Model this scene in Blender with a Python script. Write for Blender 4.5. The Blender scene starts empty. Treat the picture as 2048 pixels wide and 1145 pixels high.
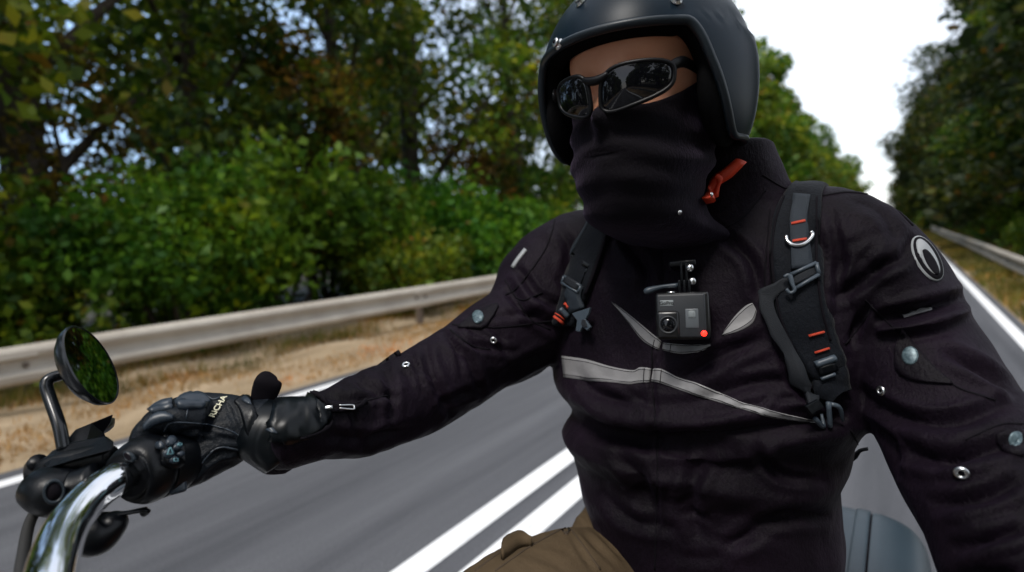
import bpy, bmesh, math, random
import numpy as np
from mathutils import Vector, Matrix
from mathutils.bvhtree import BVHTree
random.seed(7); rng = np.random.default_rng(7)
R = math.radians
scn = bpy.context.scene
col = scn.collection

# ------------------------------------------------------------------ camera
F = 1024.0; VP = (1800, 430)
def basis(a=-0.05):
    v = np.array([VP[0]-1024, 572.5-VP[1], -F]); v /= np.linalg.norm(v)
    b = (1-a*a)**.5
    u = np.array([a, b, (a*(VP[0]-1024)+b*(572.5-VP[1]))/F]); u /= np.linalg.norm(u)
    return np.array([np.cross(v, u), v, u])
B = basis(); CAM = np.array([0, 0, 1.3])
def P(px, py, d): return CAM + B @ np.array([(px-1024)/F*d, (572.5-py)/F*d, -d])
def V2P(w):
    c = (np.asarray(w)-CAM) @ B
    return np.stack([1024+F*c[..., 0]/-c[..., 2], 572.5-F*c[..., 1]/-c[..., 2], -c[..., 2]], -1)
cd = bpy.data.cameras.new('camera'); cam = bpy.data.objects.new('camera', cd); col.objects.link(cam)
cd.lens = 18; cd.sensor_width = 36; cd.clip_start = .02; cd.clip_end = 3000
M = Matrix.Identity(4)
for i in range(3):
    for j in range(3): M[i][j] = B[i][j]
    M[i][3] = CAM[i]
cam.matrix_world = M; scn.camera = cam
cd.dof.use_dof = True; cd.dof.focus_distance = .60; cd.dof.aperture_fstop = 2.7
scn.view_settings.view_transform = 'Standard'; scn.view_settings.look = 'None'
scn.view_settings.exposure = 0.62; scn.view_settings.gamma = 1

# ------------------------------------------------------------------ world + sun
w = bpy.data.worlds.new('World'); scn.world = w; w.use_nodes = True
nt = w.node_tree; nt.nodes.clear()
out = nt.nodes.new('ShaderNodeOutputWorld'); add = nt.nodes.new('ShaderNodeAddShader')
b1 = nt.nodes.new('ShaderNodeBackground'); b2 = nt.nodes.new('ShaderNodeBackground')
sky = nt.nodes.new('ShaderNodeTexSky'); sky.sky_type = 'NISHITA'; sky.sun_disc = False
SUN_EL, SUN_ROT = R(60), R(175)
sky.sun_elevation = SUN_EL; sky.sun_rotation = SUN_ROT
b1.inputs[1].default_value = .05
nz = nt.nodes.new('ShaderNodeTexNoise'); nz.inputs['Scale'].default_value = 2.2; nz.inputs['Detail'].default_value = 5
rp = nt.nodes.new('ShaderNodeValToRGB')
rp.color_ramp.elements[0].position = .3; rp.color_ramp.elements[0].color = (.80, .83, .88, 1)
rp.color_ramp.elements[1].position = .7; rp.color_ramp.elements[1].color = (1, 1, 1, 1)
tc = nt.nodes.new('ShaderNodeTexCoord')
nt.links.new(tc.outputs['Generated'], nz.inputs['Vector'])
nt.links.new(nz.outputs[0], rp.inputs[0]); b2.inputs[1].default_value = .72
sx = nt.nodes.new('ShaderNodeSeparateXYZ'); nt.links.new(tc.outputs['Generated'], sx.inputs[0])
mr_ = nt.nodes.new('ShaderNodeMapRange'); mr_.interpolation_type = 'SMOOTHSTEP'; mr_.inputs['From Min'].default_value = -.30; mr_.inputs['From Max'].default_value = -.95
nt.links.new(sx.outputs[0], mr_.inputs[0]); mxw = nt.nodes.new('ShaderNodeMixRGB'); mxw.inputs[2].default_value = (.40, .60, .90, 1)
nt.links.new(mr_.outputs[0], mxw.inputs[0]); nt.links.new(rp.outputs[0], mxw.inputs[1]); nt.links.new(mxw.outputs[0], b2.inputs[0])
nt.links.new(sky.outputs[0], b1.inputs[0]); nt.links.new(b1.outputs[0], add.inputs[0]); nt.links.new(b2.outputs[0], add.inputs[1])
nt.links.new(add.outputs[0], out.inputs[0])
sd = bpy.data.lights.new('sun', 'SUN'); sd.energy = 1.9; sd.angle = R(14); sd.color = (1, .96, .9)
so = bpy.data.objects.new('sun', sd); col.objects.link(so)
az = SUN_ROT
sdir = Vector((math.sin(az)*math.cos(SUN_EL), math.cos(az)*math.cos(SUN_EL), math.sin(SUN_EL)))
so.rotation_euler = sdir.to_track_quat('Z', 'Y').to_euler()

# ------------------------------------------------------------------ materials
def mat(name, base=(.5,.5,.5), rough=.6, metal=0, bump=None, var=None, sheen=0, spec=.5, coat=0, emit=None, weave=None, sheentint=(1,1,1), mid=None):
    m = bpy.data.materials.new(name); m.use_nodes = True; n = m.node_tree.nodes; l = m.node_tree.links
    p = n['Principled BSDF']; p.inputs['Base Color'].default_value = (*base, 1); p.inputs['Roughness'].default_value = rough
    p.inputs['Metallic'].default_value = metal; p.inputs['Specular IOR Level'].default_value = spec
    p.inputs['Coat Weight'].default_value = coat
    if sheen:
        p.inputs['Sheen Weight'].default_value = sheen; p.inputs['Sheen Roughness'].default_value = .45; p.inputs['Sheen Tint'].default_value = (*sheentint, 1)
    t = n.new('ShaderNodeTexCoord')
    if var:                                      # (scale, colour2, detail)
        a = n.new('ShaderNodeTexNoise'); a.inputs['Scale'].default_value = var[0]; a.inputs['Detail'].default_value = 6; a.inputs['Roughness'].default_value = .65
        r = n.new('ShaderNodeValToRGB'); r.color_ramp.elements[0].position = .35; r.color_ramp.elements[1].position = .68
        r.color_ramp.elements[0].color = (*base, 1); r.color_ramp.elements[1].color = (*var[1], 1)
        l.new(t.outputs['Object'], a.inputs['Vector']); l.new(a.outputs[0], r.inputs[0]); l.new(r.outputs[0], p.inputs['Base Color'])
    h = None
    if bump:
        a = n.new('ShaderNodeTexNoise'); a.inputs['Scale'].default_value = bump[0]; a.inputs['Detail'].default_value = 8; a.inputs['Roughness'].default_value = .6
        l.new(t.outputs['Object'], a.inputs['Vector'])
        b = n.new('ShaderNodeBump'); b.inputs['Strength'].default_value = bump[1]; b.inputs['Distance'].default_value = bump[2]
        l.new(a.outputs[0], b.inputs['Height']); l.new(b.outputs[0], p.inputs['Normal']); h = b
    if weave:
        wv = n.new('ShaderNodeTexVoronoi'); wv.inputs['Scale'].default_value = weave[0]
        l.new(t.outputs['Object'], wv.inputs['Vector'])
        b = n.new('ShaderNodeBump'); b.inputs['Strength'].default_value = weave[1]; b.inputs['Distance'].default_value = .0008
        l.new(wv.outputs['Distance'], b.inputs['Height'])
        if h: l.new(h.outputs[0], b.inputs['Normal'])
        l.new(b.outputs[0], p.inputs['Normal'])
    if mid:                                      # coarse threads, a few millimetres across
        a = n.new('ShaderNodeTexNoise'); a.inputs['Scale'].default_value = mid[0]; a.inputs['Detail'].default_value = 3; mp = n.new('ShaderNodeMapping'); mp.inputs['Scale'].default_value = (1, 1, .45)
        l.new(t.outputs['Object'], mp.inputs[0]); l.new(mp.outputs[0], a.inputs['Vector'])
        b = n.new('ShaderNodeBump'); b.inputs['Strength'].default_value = mid[1]; b.inputs['Distance'].default_value = .003; l.new(a.outputs[0], b.inputs['Height'])
        src = p.inputs['Normal'].links[0].from_socket if p.inputs['Normal'].links else None
        if src: l.new(src, b.inputs['Normal'])
        l.new(b.outputs[0], p.inputs['Normal'])
        csrc = p.inputs['Base Color'].links[0].from_socket if p.inputs['Base Color'].links else None
        r5 = n.new('ShaderNodeValToRGB'); r5.color_ramp.elements[0].position = .3; r5.color_ramp.elements[0].color = (.8, .8, .8, 1); r5.color_ramp.elements[1].position = .7; r5.color_ramp.elements[1].color = (1.22, 1.22, 1.22, 1)
        mq = n.new('ShaderNodeMixRGB'); mq.blend_type = 'MULTIPLY'; mq.inputs[0].default_value = 1; mq.inputs[1].default_value = (*base, 1)
        if csrc: l.new(csrc, mq.inputs[1])
        l.new(a.outputs[0], r5.inputs[0]); l.new(r5.outputs[0], mq.inputs[2]); l.new(mq.outputs[0], p.inputs['Base Color'])
    if emit:
        p.inputs['Emission Color'].default_value = (*emit[0], 1); p.inputs['Emission Strength'].default_value = emit[1]
    return m
JK = mat('jacket_cloth', (.0026, .0016, .0031), .58, bump=(34, .22, .012), var=(7, (.0092, .0052, .0104)), sheen=.02, spec=.08, mid=(330, .36), weave=(900, .35), sheentint=(.8,.6,1))
JK2 = mat('jacket_panel', (.0042, .0028, .005), .55, bump=(40, .3, .01), sheen=.02, spec=.1, mid=(330, .28), weave=(900, .3), sheentint=(.8,.65,1))
SEAM = mat('seam', (.004, .003, .005), .8, spec=.1)
REFL = mat('reflective_tape', (.16, .157, .16), .5, bump=(60, .2, .004), var=(25, (.21, .205, .21)), weave=(1500, .2))
GAIT = mat('gaiter_cloth', (.0022, .0014, .0027), .85, bump=(45, .4, .006), spec=.12, sheen=.08, weave=(1400, .3), sheentint=(.8,.6,1), mid=(420, .35))
SKIN = mat('skin', (.70, .34, .21), .5, bump=(260, .25, .001), var=(22, (.62, .27, .16)))
SKIN.node_tree.nodes['Principled BSDF'].inputs['Subsurface Weight'].default_value = .12
SKIN.node_tree.nodes['Principled BSDF'].inputs['Subsurface Radius'].default_value = (.01, .004, .002)
HELM = mat('matt_helmet_shell', (.0022, .0080, .0150), .38, bump=(900, .1, .0005), var=(14, (.0036, .0110, .0200)), spec=.13)
TRIM = mat('rubber_trim', (.012, .018, .024), .36, spec=.3)
LINER = mat('helmet_lining', (.0035, .0035, .004), .95, spec=.05, bump=(200, .5, .002))
CHROME = mat('chrome', (.75, .76, .78), .07, 1, bump=(60, .03, .001))
STEEL = mat('bright_steel', (.62, .63, .64), .28, 1)
PLAS = mat('black_plastic', (.0018, .0024, .0036), .34, bump=(240, .3, .0012), spec=.22)
GPLAS = mat('grey_buckle_plastic', (.042, .056, .072), .42)
PAD = mat('strap_padding', (.0024, .0035, .0062), .75, bump=(60, .3, .004), weave=(800, .4), sheen=.04, spec=.15, mid=(380, .4))
WEB = mat('webbing', (.014, .020, .028), .65, weave=(1400, .6), spec=.3)
WEBD = mat('dark_webbing', (.009, .011, .015), .68, weave=(1400, .6), spec=.3)
RED = mat('red_stitching', (.55, .045, .012), .6, weave=(1800, .8))
REDC = mat('red_strap', (.62, .05, .015), .5, bump=(90, .5, .003))
LENS = mat('smoked_lens', (.0025, .0025, .004), .03, spec=.42)
FRAME = mat('glasses_frame', (.003, .003, .004), .4, spec=.2)
GLOVE = mat('glove_leather', (.0024, .0038, .0062), .52, bump=(60, .35, .004), weave=(500, .3), var=(30, (.006, .0085, .0125)), spec=.17, mid=(300, .3))
GPLATE = mat('knuckle_armour', (.014, .022, .033), .42, bump=(60, .2, .002))
GAUNT = mat('shiny_gauntlet', (.0014, .0026, .0038), .36, bump=(15, .6, .02), spec=.24)
for n_ in GAUNT.node_tree.nodes:
    if n_.type == 'TEX_NOISE': n_.inputs['Detail'].default_value = 1.2; n_.inputs['Distortion'].default_value = 1.2
LOGO = mat('glove_lettering', (.55, .52, .36), .5)
BADGE = mat('silver_badge', (.26, .27, .28), .45)
TEAL = mat('teal_enamel', (.022, .045, .055), .42, metal=.3, var=(260, (.12, .17, .19)))
KHAKI = mat('khaki_cotton', (.070, .048, .027), .85, bump=(50, .35, .006), var=(14, (.092, .064, .037)), weave=(900, .35), spec=.15)
KSEAM = mat('khaki_seam', (.05, .032, .017), .9)
PANN = mat('pannier_plastic', (.013, .026, .037), .42, bump=(300, .15, .001), var=(6, (.017, .031, .044)))
CAMG = mat('camera_body', (.016, .018, .022), .5, bump=(700, .3, .0006))
CAMD = mat('camera_dark', (.006, .006, .007), .3)
LED = mat('red_led', (.4, 0, 0), .3, emit=((1, .02, .01), 3.0))
LCD = mat('camera_screen', (.09, .10, .11), .35)
LCD2 = mat('screen_digits', (.20, .22, .23), .4)
PAINT = mat('black_paint', (.006, .0075, .010), .25)
RUBB = mat('tyre_rubber', (.012, .012, .012), .8)
MIRR = mat('mirror_glass', (.22, .24, .26), .015, 1)
SEATM = mat('seat_vinyl', (.01, .01, .01), .45, bump=(100, .3, .002))
SYMB = mat('button_symbols', (.09, .2, .23), .5)
def noise_ramp(m, scale, cols, coord='Object', vscale=None, detail=8, rough=.65):
    n = m.node_tree.nodes; l = m.node_tree.links
    t = n.new('ShaderNodeTexCoord'); a = n.new('ShaderNodeTexNoise'); a.inputs['Scale'].default_value = scale
    a.inputs['Detail'].default_value = detail; a.inputs['Roughness'].default_value = rough
    mp = n.new('ShaderNodeMapping')
    if vscale: mp.inputs['Scale'].default_value = vscale
    l.new(t.outputs[coord], mp.inputs[0]); l.new(mp.outputs[0], a.inputs['Vector'])
    r = n.new('ShaderNodeValToRGB'); e = r.color_ramp.elements
    e[0].position, e[0].color = cols[0][0], (*cols[0][1], 1); e[1].position, e[1].color = cols[-1][0], (*cols[-1][1], 1)
    for q in cols[1:-1]:
        k = e.new(q[0]); k.color = (*q[1], 1)
    l.new(a.outputs[0], r.inputs[0]); return r
ASPH = mat('asphalt', (.1, .1, .1), .8, bump=(130, .5, .006), spec=.3)
r1 = noise_ramp(ASPH, 1.0, [(.30, (.046, .049, .057)), (.5, (.096, .099, .111)), (.75, (.140, .144, .158))], vscale=(2.3, .11, 1))
r2 = noise_ramp(ASPH, 160, [(.35, (.5, .5, .5)), (.65, (1.25, 1.25, 1.25))])
mx = ASPH.node_tree.nodes.new('ShaderNodeMixRGB'); mx.blend_type = 'MULTIPLY'; mx.inputs[0].default_value = 1
ASPH.node_tree.links.new(r1.outputs[0], mx.inputs[1]); ASPH.node_tree.links.new(r2.outputs[0], mx.inputs[2])
ASPH.node_tree.links.new(mx.outputs[0], ASPH.node_tree.nodes['Principled BSDF'].inputs['Base Color'])
LINE = mat('road_paint', (.75, .75, .75), .6, bump=(130, .4, .004))
r1 = noise_ramp(LINE, 1.0, [(.28, (.40, .40, .41)), (.38, (.72, .73, .75)), (.7, (.82, .83, .84))], vscale=(30, 2.2, 1))
LINE.node_tree.links.new(r1.outputs[0], LINE.node_tree.nodes['Principled BSDF'].inputs['Base Color'])
DIRT = mat('dry_verge_soil', (.2, .15, .1), .95, bump=(20, .8, .05), spec=.1)
r1 = noise_ramp(DIRT, 1.0, [(.3, (.19, .14, .085)), (.5, (.33, .25, .16)), (.68, (.44, .34, .23))], vscale=(3, .9, 3))
DIRT.node_tree.links.new(r1.outputs[0], DIRT.node_tree.nodes['Principled BSDF'].inputs['Base Color'])
GRND = mat('woodland_floor', (.03, .03, .015), .95, bump=(8, .8, .08), var=(1.5, (.05, .04, .02)))
RAIL = mat('galvanised_rail', (.45, .41, .35), .6, metal=.0, var=(2.5, (.34, .30, .25)), bump=(30, .2, .003))
POST = mat('rail_post', (.13, .10, .08), .8)
BARK = mat('bark', (.035, .026, .018), .9, bump=(14, 1, .04), var=(5, (.065, .05, .035)))
def leafmat(name, c1, c2, c3, warm=.06):
    m = bpy.data.materials.new(name); m.use_nodes = True; n = m.node_tree.nodes; l = m.node_tree.links
    n.clear(); o = n.new('ShaderNodeOutputMaterial'); g = n.new('ShaderNodeNewGeometry')
    r = n.new('ShaderNodeValToRGB'); e = r.color_ramp.elements
    e[0].position, e[0].color = 0, (*c1, 1); e[1].position, e[1].color = 1-warm, (*c3, 1)
    k = e.new(.55); k.color = (*c2, 1); k = e.new(.995); k.color = (.16, .095, .02, 1)
    l.new(g.outputs['Random Per Island'], r.inputs[0])
    t = n.new('ShaderNodeTexCoord'); a = n.new('ShaderNodeTexNoise'); a.inputs['Scale'].default_value = .9; a.inputs['Detail'].default_value = 3
    oi = n.new('ShaderNodeObjectInfo'); va = n.new('ShaderNodeVectorMath'); va.operation = 'ADD'
    l.new(t.outputs['Object'], va.inputs[0]); l.new(oi.outputs['Location'], va.inputs[1]); l.new(va.outputs[0], a.inputs['Vector'])
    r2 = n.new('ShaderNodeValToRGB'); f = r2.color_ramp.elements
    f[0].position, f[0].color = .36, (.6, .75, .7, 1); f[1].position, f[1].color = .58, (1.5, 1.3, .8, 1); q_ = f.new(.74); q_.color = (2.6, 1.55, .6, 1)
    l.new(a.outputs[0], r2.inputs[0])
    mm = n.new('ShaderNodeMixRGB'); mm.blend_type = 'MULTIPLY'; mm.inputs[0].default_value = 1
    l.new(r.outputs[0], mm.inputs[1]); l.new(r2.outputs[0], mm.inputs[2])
    hs = n.new('ShaderNodeHueSaturation'); mr = n.new('ShaderNodeMapRange'); mr.inputs['To Min'].default_value = .475; mr.inputs['To Max'].default_value = .515
    l.new(oi.outputs['Random'], mr.inputs[0]); l.new(mr.outputs[0], hs.inputs['Hue']); l.new(mm.outputs[0], hs.inputs['Color'])
    p = n.new('ShaderNodeBsdfPrincipled'); p.inputs['Roughness'].default_value = .5; p.inputs['Specular IOR Level'].default_value = .3
    tr = n.new('ShaderNodeBsdfTranslucent'); ms = n.new('ShaderNodeMixShader'); ms.inputs[0].default_value = .42
    l.new(hs.outputs[0], p.inputs['Base Color']); l.new(hs.outputs[0], tr.inputs[0])
    l.new(p.outputs[0], ms.inputs[1]); l.new(tr.outputs[0], ms.inputs[2]); l.new(ms.outputs[0], o.inputs[0])
    return m
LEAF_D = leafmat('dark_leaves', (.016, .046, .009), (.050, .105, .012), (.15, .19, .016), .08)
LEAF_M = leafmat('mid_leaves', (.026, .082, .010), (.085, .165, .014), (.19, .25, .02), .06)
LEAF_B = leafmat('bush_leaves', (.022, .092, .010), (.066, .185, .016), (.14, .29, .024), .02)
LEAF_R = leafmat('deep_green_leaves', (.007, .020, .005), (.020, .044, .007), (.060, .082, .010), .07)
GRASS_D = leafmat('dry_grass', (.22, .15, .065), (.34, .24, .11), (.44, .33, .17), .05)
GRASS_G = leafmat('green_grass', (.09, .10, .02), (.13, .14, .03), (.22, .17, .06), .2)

# ------------------------------------------------------------------ helpers
def rel(parent):
    o = parent; p = Vector((0, 0, 0))
    while o: p = p + o.location; o = o.parent
    return np.array(p)
def tag(o, label=None, cat=None, group=None, kind=None):
    if label: o['label'] = label
    if cat: o['category'] = cat
    if group: o['group'] = group
    if kind: o['kind'] = kind
    return o
def thing(name, loc, label, cat, group=None):
    o = bpy.data.objects.new(name, None); o.empty_display_size = .1; col.objects.link(o); o.location = tuple(loc)
    return tag(o, label, cat, group)
def mk(name, v, f, m, parent=None, smooth=True, base=None, label=None):
    v = np.asarray(v, float); off = rel(parent) if parent else (np.array(base) if base is not None else np.zeros(3))
    me = bpy.data.meshes.new(name); me.from_pydata((v-off).tolist(), [], [list(map(int, q)) for q in f])
    me.materials.append(m); me.validate(); me.update()
    if smooth:
        me.shade_smooth()
    o = bpy.data.objects.new(name, me); col.objects.link(o)
    if parent: o.parent = parent
    elif base is not None: o.location = tuple(base)
    if label: o['label'] = label
    return o
def sharp(o, deg=35):
    b = bmesh.new(); b.from_mesh(o.data)
    for e in b.edges: e.smooth = len(e.link_faces) < 2 or e.calc_face_angle(0) < R(deg)
    b.to_mesh(o.data); b.free(); return o
def cat_(*ms):
    V, Fs, k = [], [], 0
    for v, f in ms:
        v = np.asarray(v, float); V.append(v); Fs += [[i+k for i in q] for q in f]; k += len(v)
    return np.concatenate(V), Fs
def interp(pts, n):
    """catmull-rom through rows of pts (k,c) -> n rows"""
    p = np.asarray(pts, float)
    if len(p) == 2: t = np.linspace(0, 1, n)[:, None]; return p[0]*(1-t)+p[1]*t
    q = np.concatenate([[2*p[0]-p[1]], p, [2*p[-1]-p[-2]]]); out = []
    for s in np.linspace(0, len(p)-1-1e-9, n):
        i = int(s); t = s-i; a, b, c, d = q[i:i+4]
        out.append(.5*((2*b)+(c-a)*t+(2*a-5*b+4*c-d)*t*t+(3*b-a-3*c+d)*t**3))
    return np.array(out)
def rings_mesh(rings, cap=True, closed=True):
    n = len(rings[0]); v = np.concatenate(rings); f = []
    for i in range(len(rings)-1):
        for j in range(n if closed else n-1):
            k = (j+1) % n; f.append([i*n+j, i*n+k, (i+1)*n+k, (i+1)*n+j])
    if cap: f.append(list(range(n))[::-1]); f.append([(len(rings)-1)*n+j for j in range(n)])
    return v, f
def frames(c, up=None):
    t = np.gradient(c, axis=0); t /= np.linalg.norm(t, axis=1)[:, None]+1e-12
    return t
def loft(pts, n=28, seg=28, pw=1.0):
    """pts rows: px,py,depth, halfwidth px (in image, across), depth ratio"""
    p = interp(pts, n); c = np.array([P(*q[:3]) for q in p]); t = frames(c); rings = []
    for i in range(n):
        view = c[i]-CAM; view /= np.linalg.norm(view)
        W = np.cross(t[i], view); W /= np.linalg.norm(W); D = np.cross(W, t[i])
        a = p[i, 3]*p[i, 2]/F; b = a*(p[i, 4] if p.shape[1] > 4 else 1)
        th = np.linspace(0, 2*math.pi, seg, endpoint=False)
        rings.append(c[i]+np.outer(a*np.cos(th), W)+np.outer(b*np.sin(th), D))
    return rings_mesh(rings)
def tube(pts, r, n=None, seg=14, cap=True, world=False, flat=None, upv=(0, 0, 1)):
    """round tube through points; r scalar or list; px mode or world mode"""
    pts = np.asarray(pts, float); r = np.atleast_1d(np.asarray(r, float)); r = np.resize(r, len(pts)) if len(r) == 1 else r
    q = interp(np.column_stack([pts, r]), n or max(2, (len(pts)-1)*6)); c = q[:, :3] if world else np.array([P(*a[:3]) for a in q])
    t = frames(c); rings = []; up = np.array(upv, float)
    if abs(np.dot(t[0], up)) > .9: up = np.array([1., 0, 0])
    for i in range(len(c)):
        W = np.cross(t[i], up); W /= np.linalg.norm(W); D = np.cross(W, t[i]); up = D
        th = np.linspace(0, 2*math.pi, seg, endpoint=False)
        rings.append(c[i]+q[i, 3]*(np.outer(np.cos(th), W)+np.outer(np.sin(th)*(flat or 1), D)))
    return rings_mesh(rings, cap)
def remesh(ms, vox, smooth=2, name='tmp', fac=.5):
    v, f = cat_(*ms); me = bpy.data.meshes.new(name); me.from_pydata(v.tolist(), [], f); me.update()
    b = bmesh.new(); b.from_mesh(me); bmesh.ops.recalc_face_normals(b, faces=b.faces); b.to_mesh(me); b.free()
    o = bpy.data.objects.new(name, me); col.objects.link(o)
    m = o.modifiers.new('r', 'REMESH'); m.mode = 'VOXEL'; m.voxel_size = vox
    s = o.modifiers.new('s', 'SMOOTH'); s.iterations = smooth; s.factor = fac
    dg = bpy.context.evaluated_depsgraph_get(); dg.update(); e = o.evaluated_get(dg).to_mesh()
    V = np.empty(len(e.vertices)*3); e.vertices.foreach_get('co', V); N = np.empty(len(e.vertices)*3); e.vertices.foreach_get('normal', N)
    fs = [tuple(p.vertices) for p in e.polygons]
    o.evaluated_get(dg).to_mesh_clear(); bpy.data.objects.remove(o)
    return V.reshape(-1, 3), fs, N.reshape(-1, 3)
def normals(v, f):
    me = bpy.data.meshes.new('n'); me.from_pydata(v.tolist(), [], f); me.update()
    N = np.empty(len(v)*3); me.vertices.foreach_get('normal', N); bpy.data.meshes.remove(me); return N.reshape(-1, 3)
def segdist(p, a, b):
    ab = b-a; t = np.clip(((p-a)@ab)/(ab@ab+1e-9), 0, 1); return np.linalg.norm(p-(a+t[:, None]*ab), axis=1), t
def creases(v, f, N, cr):
    """cloth folds: polylines seen from the front sink or raise the cloth along its normal"""
    q = V2P(v); vd = v-CAM; vd /= np.linalg.norm(vd, axis=1)[:, None]; face = np.clip(-(vd*N).sum(1)*1.5+.25, 0, 1)
    disp = np.zeros(len(v))
    for pts, wd, am in cr:
        pts = interp(np.array(pts, float), 14); best = np.full(len(v), 1e9); tt = np.zeros(len(v))
        lo = pts.min(0)-wd*3; hi = pts.max(0)+wd*3
        idx = np.where((q[:, 0] > lo[0]) & (q[:, 0] < hi[0]) & (q[:, 1] > lo[1]) & (q[:, 1] < hi[1]) & (face > 0))[0]
        if not len(idx): continue
        bb = np.full(len(idx), 1e9); ts = np.zeros(len(idx))
        for k in range(13):
            d, t = segdist(q[idx, :2], pts[k], pts[k+1]); s = d < bb; bb[s] = d[s]; ts[s] = (k+t[s])/13
        e = np.sin(np.clip(ts, 0, 1)*math.pi)**.5
        x = bb/wd; prof = .45*np.exp(-x*x)+.6*np.exp(-1.7*x)-.5*np.exp(-((x-1.8)/.8)**2)
        disp[idx] += am*prof*e*face[idx]
    return v+N*disp[:, None]
def bvh(v, f): return BVHTree.FromPolygons([tuple(p) for p in v], f)
def hit(tree, px, py, d0=.7):
    o = Vector(CAM); d = Vector(P(px, py, 1.0)-CAM).normalized()
    r = tree.ray_cast(o, d)
    if r[0] is not None:
        n = r[1]
        return np.array(r[0]), np.array(n if n.dot(d) < 0 else -n)
    q = tree.find_nearest(Vector(P(px, py, d0)))
    return np.array(q[0]), np.array(q[1])
def shell(grid, nrm, off, th, closed_v=False):
    nu, nv = grid.shape[:2]
    a = grid+nrm*(off-.004); b = grid+nrm*(off+th); f = []
    # soft edge: outermost rows of top slightly lower
    idx = lambda i, j, k: k*nu*nv+i*nv+j
    for i in range(nu-1):
        for j in range(nv-1):
            f.append([idx(i, j, 1), idx(i+1, j, 1), idx(i+1, j+1, 1), idx(i, j+1, 1)])
            f.append([idx(i, j, 0), idx(i, j+1, 0), idx(i+1, j+1, 0), idx(i+1, j, 0)])
    for i in range(nu-1):
        f.append([idx(i, 0, 0), idx(i+1, 0, 0), idx(i+1, 0, 1), idx(i, 0, 1)]); f.append([idx(i, nv-1, 1), idx(i+1, nv-1, 1), idx(i+1, nv-1, 0), idx(i, nv-1, 0)])
    for j in range(nv-1):
        f.append([idx(0, j, 1), idx(0, j+1, 1), idx(0, j+1, 0), idx(0, j, 0)]); f.append([idx(nu-1, j, 0), idx(nu-1, j+1, 0), idx(nu-1, j+1, 1), idx(nu-1, j, 1)])
    return np.concatenate([a.reshape(-1, 3), b.reshape(-1, 3)]), f
def smooth_grid(g, it):
    for _ in range(it):
        h = g.copy(); h[1:-1] = (g[:-2]+g[2:]+2*g[1:-1])/4; k = h.copy(); k[:, 1:-1] = (h[:, :-2]+h[:, 2:]+2*h[:, 1:-1])/4; g = k
    return g
def patch(tree, A, Bp, off=.001, th=.0012, nu=None, nv=6, sm=0, crown=0, d0=.7, tail=None):
    """cloth-like strip between edge polylines A and B (pixels of matching count), laid on the surface"""
    ln = sum(math.dist(A[i], A[i+1]) for i in range(len(A)-1)); nu = nu or max(4, int(ln/6))
    a = interp(A, nu); b = interp(Bp, nu); g = np.zeros((nu, nv, 3)); N = np.zeros((nu, nv, 3)); cr = np.zeros((nu, nv))
    for i in range(nu):
        for j in range(nv):
            s = j/(nv-1); q = a[i]*(1-s)+b[i]*s; g[i, j], N[i, j] = hit(tree, q[0], q[1], d0); cr[i, j] = math.sin(math.pi*s)**.6 if 0 < s < 1 else 0
    if tail:          # carry the strip over the shoulder to the back, dropped onto the cloth from above
        for k in range(1, tail[0]+1):
            row = []; rn = []
            for j in range(nv):
                p = g[0 if k == 1 else 0, j] + np.array([tail[2], tail[1]/tail[0], 0])
                r = tree.ray_cast(Vector((p[0], p[1], 1.7)), Vector((0, 0, -1)))
                z = r[0].z if r[0] is not None and abs(r[0].z-p[2]) < .06 else p[2]-.01
                row.append([p[0], p[1], z]); rn.append(np.array(r[1]) if r[0] is not None else np.array([0, .5, .8]))
            g = np.concatenate([[row], g]); N = np.concatenate([[rn], N]); cr = np.concatenate([[cr[0]], cr])
    if sm: g = smooth_grid(g, sm); N = smooth_grid(N, sm)
    N /= np.linalg.norm(N, axis=2)[..., None]+1e-9
    v, f = shell(g, N, off, th); n = g.shape[0]*nv
    if crown: v[n:] += (N*(cr*crown)[..., None]).reshape(-1, 3)
    return v, f
def ribbon(tree, pts, wpx, **k):
    """strip of constant pixel half-width along a polyline"""
    p = interp(pts, max(4, len(pts)*2)); t = frames(p); n = np.column_stack([-t[:, 1], t[:, 0]]); wv = np.resize(np.atleast_1d(wpx), 1)[0] if np.isscalar(wpx) else np.interp(np.linspace(0, 1, len(p)), np.linspace(0, 1, len(wpx)), wpx)[:, None]
    return patch(tree, (p+n*wv).tolist(), (p-n*wv).tolist(), **k)
def oval(tree, cx, cy, ax, ay, ang=0, off=.001, th=.001, n=28, m=5, dome=0):
    c, s = math.cos(ang), math.sin(ang); v0, n0 = hit(tree, cx, cy); top = [v0]; ns = [n0]
    for i in range(1, m+1):
        for j in range(n):
            t = 2*math.pi*j/n; x = ax*i/m*math.cos(t); y = ay*i/m*math.sin(t)
            p, q = hit(tree, cx+x*c-y*s, cy+x*s+y*c); top.append(p); ns.append(q)
    top = np.array(top); ns = np.array(ns); ns = ns*.3+ns.mean(0)*.7; ns /= np.linalg.norm(ns, axis=1)[:, None]
    rad = np.array([0]+[i/m for i in range(1, m+1) for _ in range(n)])
    T = top+ns*(off+th+dome*(1-rad**2))[:, None]; base = top[-n:]+ns[-n:]*(off-.003); f = []
    for j in range(n): f.append([0, 1+j, 1+(j+1) % n])
    for i in range(m-1):
        for j in range(n): a = 1+i*n; f.append([a+j, a+n+j, a+n+(j+1) % n, a+(j+1) % n])
    a = 1+(m-1)*n; k = len(T)
    for j in range(n): f.append([a+j, k+j, k+(j+1) % n, a+(j+1) % n])
    return np.concatenate([T, base]), f
def frame_at(c, nrm, upv=(0, 0, 1)):
    n = np.array(nrm, float); n /= np.linalg.norm(n); x = np.cross(upv, n); x /= np.linalg.norm(x); y = np.cross(n, x)
    return np.array(c), x, y, n
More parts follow.
